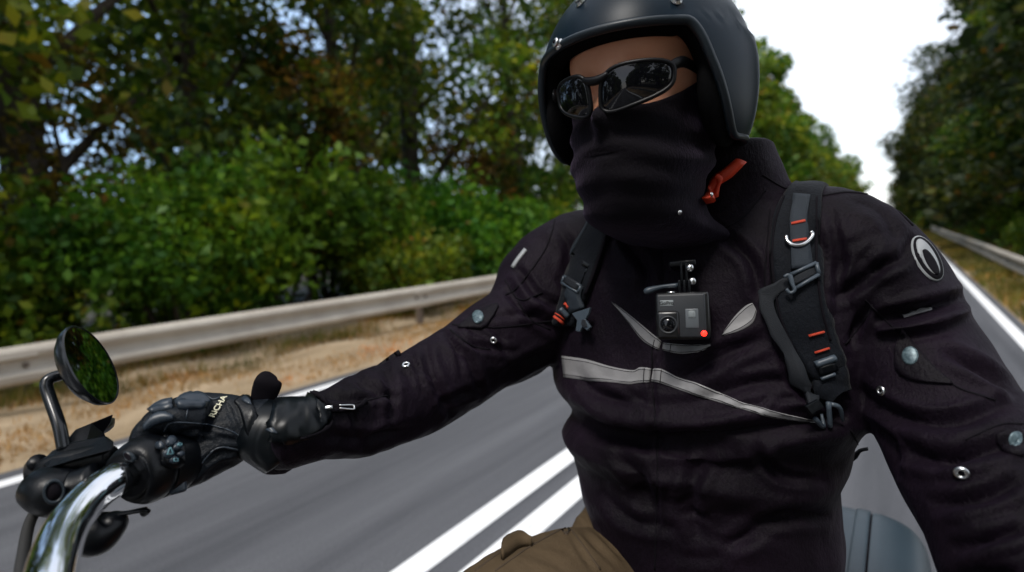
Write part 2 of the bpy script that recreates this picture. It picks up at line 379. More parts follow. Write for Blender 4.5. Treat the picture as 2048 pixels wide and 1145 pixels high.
def boxf(fr, x0, x1, y0, y1, z0, z1, bev=0, seg=2):
    b = bmesh.new(); bmesh.ops.create_cube(b, size=1)
    for v in b.verts: v.co = Vector(((v.co.x+.5)*(x1-x0)+x0, (v.co.y+.5)*(y1-y0)+y0, (v.co.z+.5)*(z1-z0)+z0))
    if bev: bmesh.ops.bevel(b, geom=list(b.edges), offset=bev, segments=seg, profile=.5, affect='EDGES')
    v = np.array([list(q.co) for q in b.verts]); b.verts.index_update(); f = [[q.index for q in a.verts] for a in b.faces]; b.free()
    c, x, y, n = fr; return c+v[:, :1]*x+v[:, 1:2]*y+v[:, 2:]*n, f
def lathef(fr, prof, n=32, sx=1, sy=1):
    c, x, y, z = fr; rings = []
    for r, h in prof:
        t = np.linspace(0, 2*math.pi, n, endpoint=False); rings.append(c+np.outer(r*np.cos(t)*sx, x)+np.outer(r*np.sin(t)*sy, y)+h*z)
    return rings_mesh(rings)
def ringf(fr, r, tr, n=32, sx=1, sy=1):
    c, x, y, z = fr; t = np.linspace(0, 2*math.pi, n, endpoint=False); rings = []
    for a in np.linspace(0, 2*math.pi, 8, endpoint=False):
        rr = r+tr*math.cos(a); rings.append(c+np.outer(rr*np.cos(t)*sx, x)+np.outer(rr*np.sin(t)*sy, y)+tr*math.sin(a)*z)
    rings.append(rings[0]); return rings_mesh(rings, cap=False)
def text(s, fr, size, m, parent, name='lettering', shear=0, ext=.0004, bold=0):
    cu = bpy.data.curves.new('t', 'FONT'); cu.body = s; cu.size = size; cu.extrude = ext; cu.align_x = 'CENTER'; cu.align_y = 'CENTER'; cu.shear = shear; cu.offset = bold
    o = bpy.data.objects.new('t', cu); col.objects.link(o); dg = bpy.context.evaluated_depsgraph_get(); dg.update()
    me = bpy.data.meshes.new_from_object(o.evaluated_get(dg)); v = np.array([list(q.co) for q in me.vertices]); f = [list(p.vertices) for p in me.polygons]
    bpy.data.objects.remove(o); c, x, y, n = fr
    return mk(name, c+v[:, :1]*x+v[:, 1:2]*y+v[:, 2:]*n, f, m, parent, smooth=False)
world_fr = (np.zeros(3), np.array([1., 0, 0]), np.array([0, 1., 0]), np.array([0, 0, 1.]))

# ================================================================== THE SETTING
def sheet(name, x0, x1, y0, y1, z, m, nx=1, ny=1, fz=None):
    xs = np.linspace(x0, x1, nx+1); ys = np.linspace(y0, y1, ny+1)
    v = [[x, y, z+(fz(x, y) if fz else 0)] for y in ys for x in xs]; n = nx+1
    f = [[j*n+i, j*n+i+1, (j+1)*n+i+1, (j+1)*n+i] for j in range(ny) for i in range(nx)]
    return tag(mk(name, v, f, m, smooth=bool(fz)), kind='structure')
XL, XR = -4.36, 1.14
sheet('ground', -400, 400, -400, 900, -.06, GRND)
sheet('road', XL, XR, -90, 420, 0, ASPH)
sheet('centre_line', -1.57, -1.45, -90, 420, .004, LINE)
sheet('centre_line', -1.34, -1.215, -90, 420, .004, LINE)
sheet('edge_line', -4.20, -4.08, -90, 420, .004, LINE)
sheet('edge_line', .94, 1.05, -90, 420, .004, LINE)
def bumpf(x, y): return .03*math.sin(x*3.1+y*.7)*math.sin(y*1.3+x)+.02*math.sin(y*4.1)+.02
def vl(x, y): t = min(1, max(0, (XL-x)/.5)); return t*(.03+bumpf(x, y))-.02*(1-t)*0
sheet('left_verge', -8.5, XL+.02, -30, 120, -.004, DIRT, 16, 500, vl)
def vr(x, y): t = min(1, max(0, (x-XR)/.4)); return t*(.02+bumpf(x, y)*.8)
sheet('right_verge', XR-.02, 3.2, -30, 160, -.004, DIRT, 8, 500, vr)

def beam(name, x, side, ztop, y0, y1, label):
    """corrugated crash barrier on posts"""
    t = thing(name, (x, 2, 0), label, 'guardrail')
    h = .31; prof = [(0, 0), (.02, -.012), (.02, -.05), (-.055, -.095), (-.055, -.125), (.015, -.155), (-.055, -.185), (-.055, -.215), (.02, -.26), (.02, -.298), (0, -.31)]
    prof = [(0, 0), (.015, -.012), (.055, -.035), (.06, -.085), (.0, -.12), (-.004, -.155), (.0, -.19), (.06, -.225), (.055, -.275), (.015, -.298), (0, -.31)]
    ys = np.arange(y0, y1, 3.2); rings = []
    for y in ys:
        dz = .012*math.sin(y*.37)+.008*math.sin(y*1.1)
        fr = [[x+side*p, y, ztop+q+dz] for p, q in prof]; bk = [[x+side*(p-.004), y, ztop+q+dz] for p, q in prof[::-1]]; rings.append(np.array(fr+bk))
    mk('beam', *rings_mesh(rings), RAIL, t)
    for y in np.arange(.6, 34, 4.4):
        rg = [np.array([[x+side*(p+.005), y+s, ztop+q+.002] for p, q in prof]+[[x+side*(p+.001), y+s, ztop+q+.002] for p, q in prof[::-1]]) for s in (0, .32)]
        sp_ = mk('splice', *rings_mesh(rg), RAIL, t, smooth=False)
        for dy in (.07, .25): mk('bolt', *boxf((np.array([x+side*.012, y+dy, ztop-.155]), *world_fr[1:]), -.012, .012, -.018, .018, -.018, .018, .004), POST, sp_)
    for k, y in enumerate(ys[::2]):
        if k > 48: break
        v, f = cat_(boxf((np.array([x-side*.10, y+.4, 0]), *world_fr[1:]), -.05, .05, -.03, .03, -.05, ztop-.03, .004), boxf((np.array([x-side*.03, y+.4, 0]), *world_fr[1:]), -.035, .025, -.05, .05, ztop-.25, ztop-.06, .004))
        mk('post', v, f, POST, t, smooth=False)
    return t
beam('guardrail', -5.62, 1, .60, -40, 130, 'long pale corrugated guardrail on the sandy verge across the road, left of the rider')
beam('guardrail', 1.72, -1, .47, -40, 130, 'grey guardrail under dark trees, beyond the shoulder with the oval badge')

# --- grass (stuff)
def blades(name, n, xr, yr, hr, m, zf, dens=None, wd=.006):
    V = np.zeros((n, 3, 3)); xs = rng.uniform(*xr, n)
    u = rng.uniform(0, 1, n)**2.2; ys = yr[0]+(yr[1]-yr[0])*u
    k = np.sin(xs*5+ys*1.7)+np.sin(ys*2.3-xs*3)+rng.normal(0, .6, n); keep = k > -.2 if dens is None else k > dens
    xs, ys = xs[keep], ys[keep]; n = len(xs); V = np.zeros((n, 3, 3)); a = rng.uniform(0, 2*math.pi, n); h = rng.uniform(*hr, n)
    sc = wd*(1+ys.clip(0)*.12)
    z = np.array([zf(x, y) for x, y in zip(xs, ys)])
    V[:, 0] = np.stack([xs-np.cos(a)*sc, ys-np.sin(a)*sc, z-.01], 1); V[:, 1] = np.stack([xs+np.cos(a)*sc, ys+np.sin(a)*sc, z-.01], 1)
    ln = rng.normal(0, .35, (n, 2))*h[:, None]; V[:, 2] = np.stack([xs+ln[:, 0], ys+ln[:, 1], z+h], 1)
    me = bpy.data.meshes.new(name); me.vertices.add(n*3); me.vertices.foreach_set('co', V.reshape(-1)); me.loops.add(n*3); me.loops.foreach_set('vertex_index', np.arange(n*3, dtype=np.int32))
    me.polygons.add(n); me.polygons.foreach_set('loop_start', np.arange(0, n*3, 3, dtype=np.int32)); me.polygons.foreach_set('loop_total', np.full(n, 3, dtype=np.int32)); me.materials.append(m); me.update(); me.validate()
    o = bpy.data.objects.new(name, me); col.objects.link(o); return tag(o, kind='stuff')
tag(blades('dry_grass', 60000, (-8.2, XL-.1), (-1, 22), (.015, .07), GRASS_D, vl, -.1), 'short dry straw coloured grass on the sandy verge across the road', 'grass')
tag(blades('green_grass', 26000, (-8.2, -5.5), (-1, 22), (.05, .22), GRASS_G, vl, .5), 'taller green grass tufts behind the long guardrail across the road', 'grass')
tag(blades('verge_grass', 60000, (XR+.02, 3.0), (1.5, 45), (.04, .20), GRASS_G, vr, -.7), 'yellow green grass on the narrow verge at the right edge of the photo', 'grass')
tag(blades('verge_dry_grass', 30000, (XR+.02, 3.0), (1.5, 45), (.03, .16), GRASS_D, vr, -.7), 'dry golden grass mixed into the verge beside the right guardrail', 'grass')

# --- trees
def leafmesh(name, centers, radii, per, size, m, flat=.85, shellbias=.55):
    C0 = []
    for (c, r, n) in zip(centers, radii, per):
        d = rng.normal(size=(n, 3)); d /= np.linalg.norm(d, axis=1)[:, None]
        rad = (rng.uniform(0, 1, n)**shellbias)[:, None]
        # sub clumps
        k = max(4, n//40); cl = rng.normal(size=(k, 3)); cl /= np.linalg.norm(cl, axis=1)[:, None]; cl *= (rng.uniform(.35, 1, k)**.5)[:, None]
        pick = rng.integers(0, k, n); p = cl[pick]+np.clip(rng.normal(0, .17, (n, 3)), -.32, .32); mixf = (rng.uniform(0, 1, n) < .8)[:, None]
        p = np.where(mixf, p, d*rad); C0.append(c+p*np.array([r, r, r*flat]))
    C0 = np.concatenate(C0); n = len(C0)
    nrm = rng.normal(size=(n, 3))+np.array([0, 0, .6]); nrm /= np.linalg.norm(nrm, axis=1)[:, None]
    a = np.cross(nrm, rng.normal(size=(n, 3))); a /= np.linalg.norm(a, axis=1)[:, None]; b = np.cross(nrm, a)
    s = (size*(.35+1.0*rng.beta(1.6, 2.6, n)*1.5))[:, None]
    V = np.stack([C0-a*s*.5, C0-b*s*.3+nrm*s*.08, C0+a*s*.5-nrm*s*.1, C0+b*s*.3+nrm*s*.08], 1)
    me = bpy.data.meshes.new(name); me.vertices.add(n*4); me.vertices.foreach_set('co', V.reshape(-1)); me.loops.add(n*4); me.loops.foreach_set('vertex_index', np.arange(n*4, dtype=np.int32))
    me.polygons.add(n); me.polygons.foreach_set('loop_start', np.arange(0, n*4, 4, dtype=np.int32)); me.polygons.foreach_set('loop_total', np.full(n, 4, dtype=np.int32)); me.materials.append(m); me.update(); me.validate()
    return me
def tree_proto(seed, h, cr, lobes, leaves, size, m, low=.35, trunk_r=.18, fl=.8):
    global rng
    rng = np.random.default_rng(seed); rr = random.Random(seed)
    cs, rs, ns = [], [], []; limbs = []
    for k in range(lobes):
        a = k*2.4+rr.uniform(-.4, .4); f = (k+.5)/lobes; z = h*(low+(1-low)*f)*rr.uniform(.93, 1.0); prof = math.sin(math.pi*min(1, .25+f*.72))**.8
        rad = cr*prof*rr.uniform(.45, .85); c = np.array([math.cos(a)*rad, math.sin(a)*rad, z-.3]); r = cr*rr.uniform(.34, .52)
        cs.append(c); rs.append(r); ns.append(int(leaves/lobes*rr.uniform(.8, 1.2))); limbs.append((c, z))
    crown = leafmesh('crown', cs, rs, ns, size, m, fl)
    ms = [tube([[0, 0, -.2], [.1, .05, h*.25], [-.05, .1, h*.5], [.05, 0, h*.9]], [trunk_r*1.25, trunk_r, trunk_r*.75, trunk_r*.15], world=True, seg=10)]
    for c, z in limbs[::1]:
        s = max(.15*h, z-cr*.8); ms.append(tube([[0, 0, s], (c*np.array([.5, .5, 0])+[0, 0, (s+c[2])/2+.1]).tolist(), c.tolist()], [trunk_r*.4, trunk_r*.25, trunk_r*.06], world=True, seg=6, n=6))
    v, f = cat_(*ms); tr = bpy.data.meshes.new('trunk'); tr.from_pydata(v.tolist(), [], f); tr.materials.append(BARK); tr.shade_smooth()
    return crown, tr
print('trees...')
NEAR = [tree_proto(11, 11, 2.9, 11, 10800, .165, LEAF_D, .30, .17), tree_proto(12, 12, 3.1, 12, 11600, .165, LEAF_M, .28, .2), tree_proto(13, 10.5, 2.8, 11, 10400, .155, LEAF_D, .27, .15)]
FARP = [tree_proto(21, 13, 3.6, 12, 8500, .42, LEAF_M, .1, .2), tree_proto(22, 14, 3.9, 13, 9000, .42, LEAF_M, .1, .22), tree_proto(23, 12, 3.4, 11, 8000, .42, LEAF_D, .1, .2)]
RIGP = [tree_proto(31, 15, 4.0, 15, 27000, .27, LEAF_R, .08, .28), tree_proto(32, 17, 4.4, 16, 29000, .27, LEAF_R, .08, .3), tree_proto(33, 13, 3.6, 13, 24000, .27, LEAF_D, .05, .22)]
def bush_proto(seed, h, r, leaves, size, m):
    global rng
    rng = np.random.default_rng(seed); rr = random.Random(seed); cs, rs, ns = [], [], []
    for k in range(9):
        a = k*2.4; q = rr.uniform(.1, .8)*r; z = h*(.18+.62*rr.random()*(1-q/r*.5)); cs.append(np.array([math.cos(a)*q, math.sin(a)*q, z])); rs.append(r*rr.uniform(.26, .60)); ns.append(leaves//9)
    crown = leafmesh('foliage', cs, rs, ns, size, m, .9); ms = []
    for k in range(5):
        c = cs[k]; ms.append(tube([[c[0]*.1, c[1]*.1, -.1], [c[0]*.5, c[1]*.5, c[2]*.5], c.tolist()], [.035, .025, .006], world=True, seg=6, n=6))
    v, f = cat_(*ms); tr = bpy.data.meshes.new('stem'); tr.from_pydata(v.tolist(), [], f); tr.materials.append(BARK)
    return crown, tr
BUSH = [bush_proto(41, 2.5, 1.5, 11500, .105, LEAF_B), bush_proto(42, 3.1, 1.5, 12500, .11, LEAF_M), bush_proto(43, 2.2, 1.4, 10500, .09, LEAF_B)]
def plant(name, proto, x, y, s, rz, label, cat, group, sz=None):
    t = thing(name, (x, y, 0), label, cat, group); t.rotation_euler = (0, 0, rz); t.scale = (s, s, sz or s)
    for nm, me in zip(('crown', 'trunk') if cat == 'tree' else ('foliage', 'stem'), proto):
        o = bpy.data.objects.new(nm, me); col.objects.link(o); o.parent = t
    return t
ordn = ['first', 'second', 'third', 'fourth', 'fifth', 'sixth', 'seventh', 'eighth', 'ninth', 'tenth', 'eleventh', 'twelfth', 'thirteenth', 'fourteenth', 'fifteenth', 'sixteenth', 'seventeenth', 'eighteenth', 'nineteenth', 'twentieth']
rr = random.Random(5)
NT = [(-9.4, -1.2), (-9.0, 1.6), (-10.0, 4.0), (-9.2, 6.6), (-9.9, 9.2), (-9.0, 12.2), (-9.5, 15.6), (-9.1, 19.5)]
for i, (x, y) in enumerate(NT):
    plant('broadleaf_tree', NEAR[i % 3], x, y, rr.uniform(.95, 1.15), rr.uniform(0, 6.28), '%s tall leafy tree from the left photo edge, rising behind the bushes across the road' % ordn[i], 'tree', 'trees in the near wood across the road')
BK = [(-14, 6), (-15, 12.5), (-15, 20)]
for i, (x, y) in enumerate(BK):
    plant('woodland_tree', FARP[i % 3], x, y, .62, rr.uniform(0, 6.28), '%s tree from the left in the second row of the wood, seen through gaps' % ordn[i], 'tree', 'second row of trees in the wood')
BS = [(-7.6, -1.2), (-8.0, .9), (-7.3, 2.6), (-8.4, 4.4), (-7.4, 6.2), (-8.3, 7.9), (-7.2, 9.6), (-7.5, 11.5), (-7.2, 14), (-7.5, 17), (-7.2, 20.5), (-7.5, 24.5)]
for i, (x, y) in enumerate(BS):
    plant('roadside_bush', BUSH[i % 3], x, y, (1.35, .95, 1.2, 1.5, 1.0, 1.45, 1.1)[i % 7], rr.uniform(0, 6.28), '%s green bush from the left photo edge, growing just behind the long guardrail' % ordn[i], 'bush', 'bushes behind the long guardrail')
for i, (x, yy, s) in enumerate([(-11.4, 1.8, 1.25), (-11.8, 4.6, 1.35), (-11.3, 7.4, 1.55), (-11.8, 10.4, 1.45), (-11.4, 13.6, 1.6), (-11.6, 17.4, 1.6), (-11.4, 22, 1.6)]):
    plant('woodland_bush', BUSH[i % 3], x, yy, s, rr.uniform(0, 6.28), '%s tall shrub from the left photo edge, deep between the trunks of the wood' % ordn[i], 'bush', 'undergrowth deep in the wood')
y = 24.0; i = 0
while y < 150:
    x = rr.uniform(-10.6, -9.2); plant('distant_tree', FARP[i % 3], x, y, rr.uniform(.86, 1.1)*(1.25 if 30 < y < 62 else 1), rr.uniform(0, 6.28), '%s tree back along the far side of the road, right of the helmet' % ordn[i], 'tree', 'trees lining the far side of the road')
    y += 5.2+y*.03; i += 1
y = 17.0; i = 0
while y < 150 and i < 20:
    x = (5.4 if y < 34 else 4.8 if y < 55 else 3.5)+rr.uniform(-.4, .4); s_ = rr.uniform(.95, 1.12); plant('roadside_tree', RIGP[i % 3], x, y, s_, rr.uniform(0, 6.28), '%s dark tree from the front in the row above the right guardrail' % ordn[i], 'tree', 'tall dark trees along the right side', s_*(.86 if y < 75 else .95))
    y += 4.8+y*.03; i += 1
for i, yy in enumerate([13, 17, 21.5, 26, 31, 37, 44, 52]):
    plant('hedge_bush', BUSH[i % 3], 3.3+rr.uniform(-.1, .3), yy, rr.uniform(.8, 1.1), rr.uniform(0, 6.28), '%s bush from the front at the foot of the dark trees behind the right guardrail' % ordn[i], 'bush', 'bushes behind the right guardrail')

# the wood goes on behind the photographer (seen in the mirror, the chrome and the sunglasses)
k = 0
for yy in np.arange(-5, -62, -6.5):
    for x in (-9.6, 5.4):
        plant('woodland_tree', FARP[k % 3], x+rr.uniform(-.5, .5), yy+rr.uniform(-.6, .6), rr.uniform(.85, 1.1), rr.uniform(0, 6.28), 'broadleaf tree lining the road ahead of the motorcycle, outside the photo', 'tree', 'trees ahead of the motorcycle'); k += 1
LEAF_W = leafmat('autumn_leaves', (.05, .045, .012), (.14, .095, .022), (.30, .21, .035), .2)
SAP = tree_proto(14, 5.4, 1.5, 9, 6500, .12, LEAF_W, .25, .07)
for (x, yy, s, lb) in ((-8.7, 5.4, 1.0, 'slim tree with yellow brown leaves above the bushes, left of the dark middle trunks'), (-8.8, 10.3, .95, 'slim yellowing tree just left of the rider\'s helmet'), (-8.9, 1.9, .8, 'small yellowing tree near the left photo edge')):
    plant('young_tree', SAP, x, yy, s, rr.uniform(0, 6.28), lb, 'tree', 'young trees with yellowing leaves')
# ================================================================== THE RIDER
ROOT = P(1320, 1190, .74); ROOT[2] = .78
person = thing('person', ROOT, 'rider in black jacket, gloves, face gaiter and khaki trousers, arm reaching to the handlebar', 'person')
def torso_rings(rows, n=34, seg=48, k=1.0, br=.66):
    p = interp(rows, n); rings = []
    for q in p:
        c = P((q[1]+q[2])/2, q[0], q[3]); h = (q[2]-q[1])/2*q[3]/F; a = h/.885*k; b = a*br
        if len(q) > 4: b = b*q[4]
        t = np.linspace(0, 2*math.pi, seg, endpoint=False); ct, st = np.cos(t), np.sin(t)
        x = a*np.sign(ct)*np.abs(ct)**.85; y = b*np.sign(st)*np.abs(st)**.85
        rings.append(np.stack([c[0]+x, c[1]+y, np.full(seg, c[2])], 1))
    return rings_mesh(rings)
TR = [(1330, 1285, 1650, .735, 1.1), (1190, 1258, 1635, .735, 1.1), (1100, 1218, 1622, .738, 1.1), (1000, 1182, 1617, .745, 1.05), (930, 1168, 1606, .75, 1), (885, 1142, 1618, .75, 1.05), (835, 1163, 1630, .75, 1.0), (780, 1132, 1655, .75, 1.05),
      (720, 1124, 1660, .76, 1), (640, 1130, 1675, .76, .95), (540, 1135, 1670, .76, .9), (470, 1150, 1640, .765, .85), (425, 1205, 1575, .755, .85), (385, 1245, 1543, .74, 1), (345, 1262, 1532, .73, 1.1), (300, 1282, 1516, .715, 1.15)]
RA = [(1260, 500, .79, 62, 1), (1175, 505, .85, 86, 1), (1100, 560, .86, 100, 1), (1052, 648, .82, 96, 1), (958, 706, .77, 86, 1), (845, 780, .70, 84, 1), (722, 830, .63, 79, 1), (640, 850, .585, 66, 1), (575, 868, .56, 68, 1), (545, 872, .553, 66, 1)]
LA = [(1470, 480, .73, 80, 1), (1590, 478, .68, 98, 1), (1678, 492, .64, 112, 1), (1748, 570, .615, 118, 1), (1818, 700, .59, 118, 1), (1912, 872, .53, 134, 1), (2015, 1045, .465, 146, 1), (2070, 1180, .43, 146, 1)]
v3 = loft(LA, 30, 32)
ce = P(2070, 1180, .43)
fore = tube([ce.tolist(), (ce+np.array([.045, -.05, -.03])).tolist(), [.165, .40, 1.03], [.12, .30, 1.06], [.10, .25, 1.075]], [.060, .060, .055, .046, .046], world=True, seg=28, n=20)
jv, jf, jn = remesh([torso_rings(TR), loft(RA, 40, 32), v3, fore], .0038, 6)
CRS = [
 ([(850, 690), (868, 760), (905, 835)], 11, -.0055), ([(885, 668), (938, 722), (965, 800)], 10, -.005), ([(905, 655), (950, 690), (1040, 705)], 9, -.004),
 ([(760, 715), (782, 780), (778, 860)], 12, -.0045), ([(700, 745), (735, 775), (800, 800)], 11, -.0045), ([(640, 775), (700, 800), (790, 790)], 9, -.003), ([(650, 870), (740, 880), (840, 850)], 14, -.004),
 ([(1010, 575), (1050, 620), (1120, 665)], 12, -.007), ([(1035, 535), (1075, 590), (1120, 610)], 10, -.005), ([(1110, 450), (1140, 500), (1135, 560)], 14, -.004), ([(880, 660), (910, 690), (925, 760)], 7, -.004),
 ([(820, 705), (835, 740), (850, 790)], 7, -.0035), ([(1000, 760), (1060, 720), (1120, 700)], 12, -.005), ([(600, 800), (640, 790), (690, 800)], 9, -.003), ([(920, 640), (960, 655), (1000, 690)], 8, .003),
 ([(860, 850), (900, 800), (980, 770)], 10, -.004), ([(720, 905), (760, 870), (800, 860)], 10, -.004),
 ([(1165, 845), (1260, 878), (1420, 880), (1580, 850), (1700, 835)], 22, -.011), ([(1140, 790), (1220, 830), (1330, 840)], 18, .006), ([(1360, 760), (1430, 720), (1540, 670)], 18, -.006), ([(1400, 800), (1500, 770), (1600, 760)], 16, -.005),
 ([(1240, 470), (1290, 540), (1280, 600)], 14, -.006), ([(1430, 460), (1500, 520), (1520, 600)], 14, -.006), ([(1230, 900), (1280, 960), (1320, 1060)], 18, -.006), ([(1420, 900), (1380, 980), (1400, 1080)], 18, -.005),
 ([(1500, 880), (1560, 950), (1660, 960)], 14, -.005), ([(1450, 1100), (1550, 1040), (1660, 1030)], 18, -.006), ([(1200, 980), (1260, 1040), (1360, 1060)], 16, -.005), ([(1326, 480), (1322, 690), (1304, 750), (1315, 900), (1310, 1140)], 7, -.0025),
 ([(1150, 740), (1200, 790), (1300, 800)], 14, -.004), ([(1560, 700), (1600, 780), (1690, 820)], 12, -.005),
 ([(1745, 640), (1830, 622), (1945, 590)], 15, -.011), ([(1750, 660), (1840, 655), (1940, 625)], 13, .006), ([(1700, 770), (1790, 830), (1900, 845), (2040, 800)], 18, -.007), ([(1880, 700), (1960, 740), (2046, 790)], 14, -.007),
 ([(1800, 900), (1900, 920), (2046, 880)], 18, -.008), ([(1860, 1010), (1950, 1000), (2046, 960)], 18, -.007), ([(1690, 395), (1760, 420), (1800, 480)], 16, -.003), ([(1740, 540), (1800, 520), (1830, 470)], 14, -.005), ([(1660, 600), (1730, 560), (1790, 500)], 15, -.006),
 ([(1700, 700), (1720, 640), (1760, 600)], 12, -.006), ([(1900, 1100), (1980, 1080), (2046, 1060)], 16, -.006), ([(1730, 840), (1780, 880), (1800, 960)], 12, -.004), ([(1660, 420), (1680, 520), (1670, 620)], 12, -.004)]
CRS = [(a, b_*.85, c_*1.45) for a, b_, c_ in CRS]
rf = random.Random(3)
for arm, nn_ in ((RA, 26), (LA, 12)):
    ap = interp([q[:4] for q in arm], 200)
    for k in range(nn_):
        i0 = int(rf.uniform(.22, .97)*199); q = ap[i0]; tn = ap[min(199, i0+2)]-ap[max(0, i0-2)]; tn = tn[:2]/np.linalg.norm(tn[:2]); pr_ = np.array([-tn[1], tn[0]]); s0 = rf.uniform(-.9, .3)*q[3]; s1 = s0+rf.uniform(.5, 1.0)*q[3]; sl = rf.uniform(-.5, .5)
        pts = [tuple(q[:2]+pr_*s+tn*(sl*(s-s0)+rf.uniform(-4, 4))) for s in np.linspace(s0, s1, 4)]; CRS.append((pts, rf.uniform(5, 9)*q[3]/85, rf.choice([-1, -1, 1])*rf.uniform(.0015, .0035)))
for k in range(22):
    x0, y0 = rf.uniform(1160, 1620), rf.uniform(720, 1120); a = rf.uniform(-.5, .5)+(.35 if x0 < 1380 else -.35); l = rf.uniform(60, 170)
    CRS.append(([(x0, y0), (x0+l*.5*math.cos(a), y0+l*.5*math.sin(a)+rf.uniform(-8, 8)), (x0+l*math.cos(a), y0+l*math.sin(a))], rf.uniform(7, 13), rf.choice([-1, 1])*rf.uniform(.0015, .0035)))
jv = creases(jv, jf, jn, CRS)
# soft three dimensional cloth ripple
def ripple(v, N, amp, s):
    p = v*s; d = np.sin(p[:, 0]*1.7+2.1*np.sin(p[:, 2]*1.1)+p[:, 1])*np.sin(p[:, 2]*2.3+1.3*np.sin(p[:, 0]*.9)+p[:, 1]*1.4)
    d2 = np.sin(p[:, 0]*4.1+p[:, 2]*3.1+2*np.sin(p[:, 1]*2.2))*np.sin(p[:, 1]*4.7-p[:, 2]*2.2)
    return v+N*(amp*(d+.4*d2))[:, None]
jn = normals(jv, jf); jv = ripple(jv, jn, .0018, 22)
JT = bvh(jv, jf)
jacket = mk('jacket', jv, jf, JK, person)

# reflective tape, seams, flaps, snaps: sewn on the jacket
refl = [
 ([(1223, 603), (1253, 625), (1297, 661), (1323, 683)], [(1224, 606), (1257, 645), (1285, 681), (1318, 701)]),
 ([(1328, 686), (1361, 689), (1393, 691), (1421, 688)], [(1326, 701), (1361, 708), (1397, 704), (1421, 693)]),
 ([(1444, 671), (1466, 637), (1490, 613), (1505, 606)], [(1446, 672), (1482, 661), (1506, 645), (1514, 622)]),
 ([(1124, 712), (1172, 719), (1221, 733), (1265, 741), (1281, 735), (1302, 737)], [(1128, 755), (1172, 761), (1221, 765), (1257, 769), (1275, 767), (1299, 765)]),
 ([(1307, 738), (1325, 739), (1361, 757), (1401, 769), (1482, 804), (1562, 826), (1634, 842)], [(1302, 763), (1321, 767), (1361, 781), (1401, 794), (1482, 818), (1542, 834), (1634, 847)])]
for a, b in refl:
    st_ = mk('reflective_stripe', *patch(JT, a, b, .0006, .0008, nv=6), REFL, jacket)
    for s_ in (.13, .87):
        mk('stitch_line', *ribbon(JT, [(p[0]*(1-s_)+q[0]*s_, p[1]*(1-s_)+q[1]*s_) for p, q in zip(a, b)], .55, nv=3, off=.0013, th=.0004), SEAM, st_)
def seam(pts, wd=1.3, m=SEAM, off=.0002, th=.0009, tree=None, par=None, nm='seam'): return mk(nm, *ribbon(tree or JT, pts, wd, nv=3, off=off, th=th), m, par or jacket)
for s in [[(1290, 737), (1288, 766)], [(1323, 740), (1320, 766)], [(1310, 680), (1306, 698)], [(1343, 688), (1340, 705)]]: seam(s, .7, off=.0012, th=.0006)
for s in [[(1110, 440), (1090, 500), (1035, 575), (1010, 590)], [(1010, 560), (1040, 600), (1085, 585)], [(1036, 600), (1060, 640), (1100, 660)], [(905, 650), (1000, 655), (1120, 640)],
          [(1645, 392), (1700, 385), (1770, 400), (1826, 452)], [(1730, 600), (1790, 660), (1860, 730), (1915, 775), (1990, 800)], [(1800, 752), (1850, 764), (1905, 768)], [(1690, 690), (1730, 640), (1745, 610)],
          [(1320, 470), (1325, 560)], [(1304, 700), (1304, 740)], [(1304, 770), (1315, 900), (1312, 1020), (1310, 1140)], [(660, 820), (720, 805), (780, 790)], [(900, 660), (940, 690), (980, 700)], [(1540, 420), (1530, 560), (1545, 690)],
          [(1525, 350), (1560, 372), (1580, 380)], [(1930, 880), (2000, 850), (2046, 848)], [(1700, 860), (1740, 930)]]: seam(s)
# flaps with snaps
mk('snap_flap', *patch(JT, [(915, 655), (945, 632), (975, 615), (995, 608)], [(917, 657), (948, 657), (972, 654), (998, 614)], .001, .0022, nv=7), JK2, jacket)
mk('snap_flap', *patch(JT, [(1803, 655), (1830, 690), (1870, 735), (1905, 768)], [(1790, 700), (1795, 740), (1830, 762), (1903, 770)], .001, .0025, nv=8), JK2, jacket)
mk('snap_flap', *patch(JT, [(1990, 870), (2010, 862), (2046, 862)], [(1992, 885), (2010, 905), (2046, 915)], .001, .0025, nv=6), JK2, jacket)
mk('sleeve_flap', *patch(JT, [(738, 722), (775, 704), (800, 704)], [(740, 728), (775, 716), (802, 712)], .002, .004, nv=4), JK2, jacket)
mk('fold_piping', *patch(JT, [(1806, 632), (1835, 620), (1862, 617)], [(1808, 636), (1835, 628), (1864, 620)], .0005, .001, nv=4), REFL, jacket)
def snap(px, py, r, tree=JT, par=jacket, off=.0035):
    s = mk('snap_button', *oval(tree, px, py, r, r*1.1, 0, off-.0005, .0012, dome=.0012), TEAL, par); mk('snap_rim', *oval(tree, px, py, r*1.12, r*1.24, 0, off-.0015, .001), SEAM, s)
    return s
snap(957, 637, 11.5); snap(1822, 714, 16.5); snap(2027, 881, 15)
def eyelet(px, py, r):
    c, n = hit(JT, px, py); r = r*np.linalg.norm(c-CAM)*.95; mk('eyelet', *ringf(frame_at(c+n*.001, n), r*.6/F, r*.26/F, 24), STEEL, jacket); 
    mk('eyelet_hole', *lathef(frame_at(c-n*.001, n), [(r*.5/F, 0), (r*.5/F, .0016)], 20), SEAM, jacket)
eyelet(987, 681, 9); eyelet(812, 731, 10); eyelet(1763, 782, 10); eyelet(1923, 946, 12)
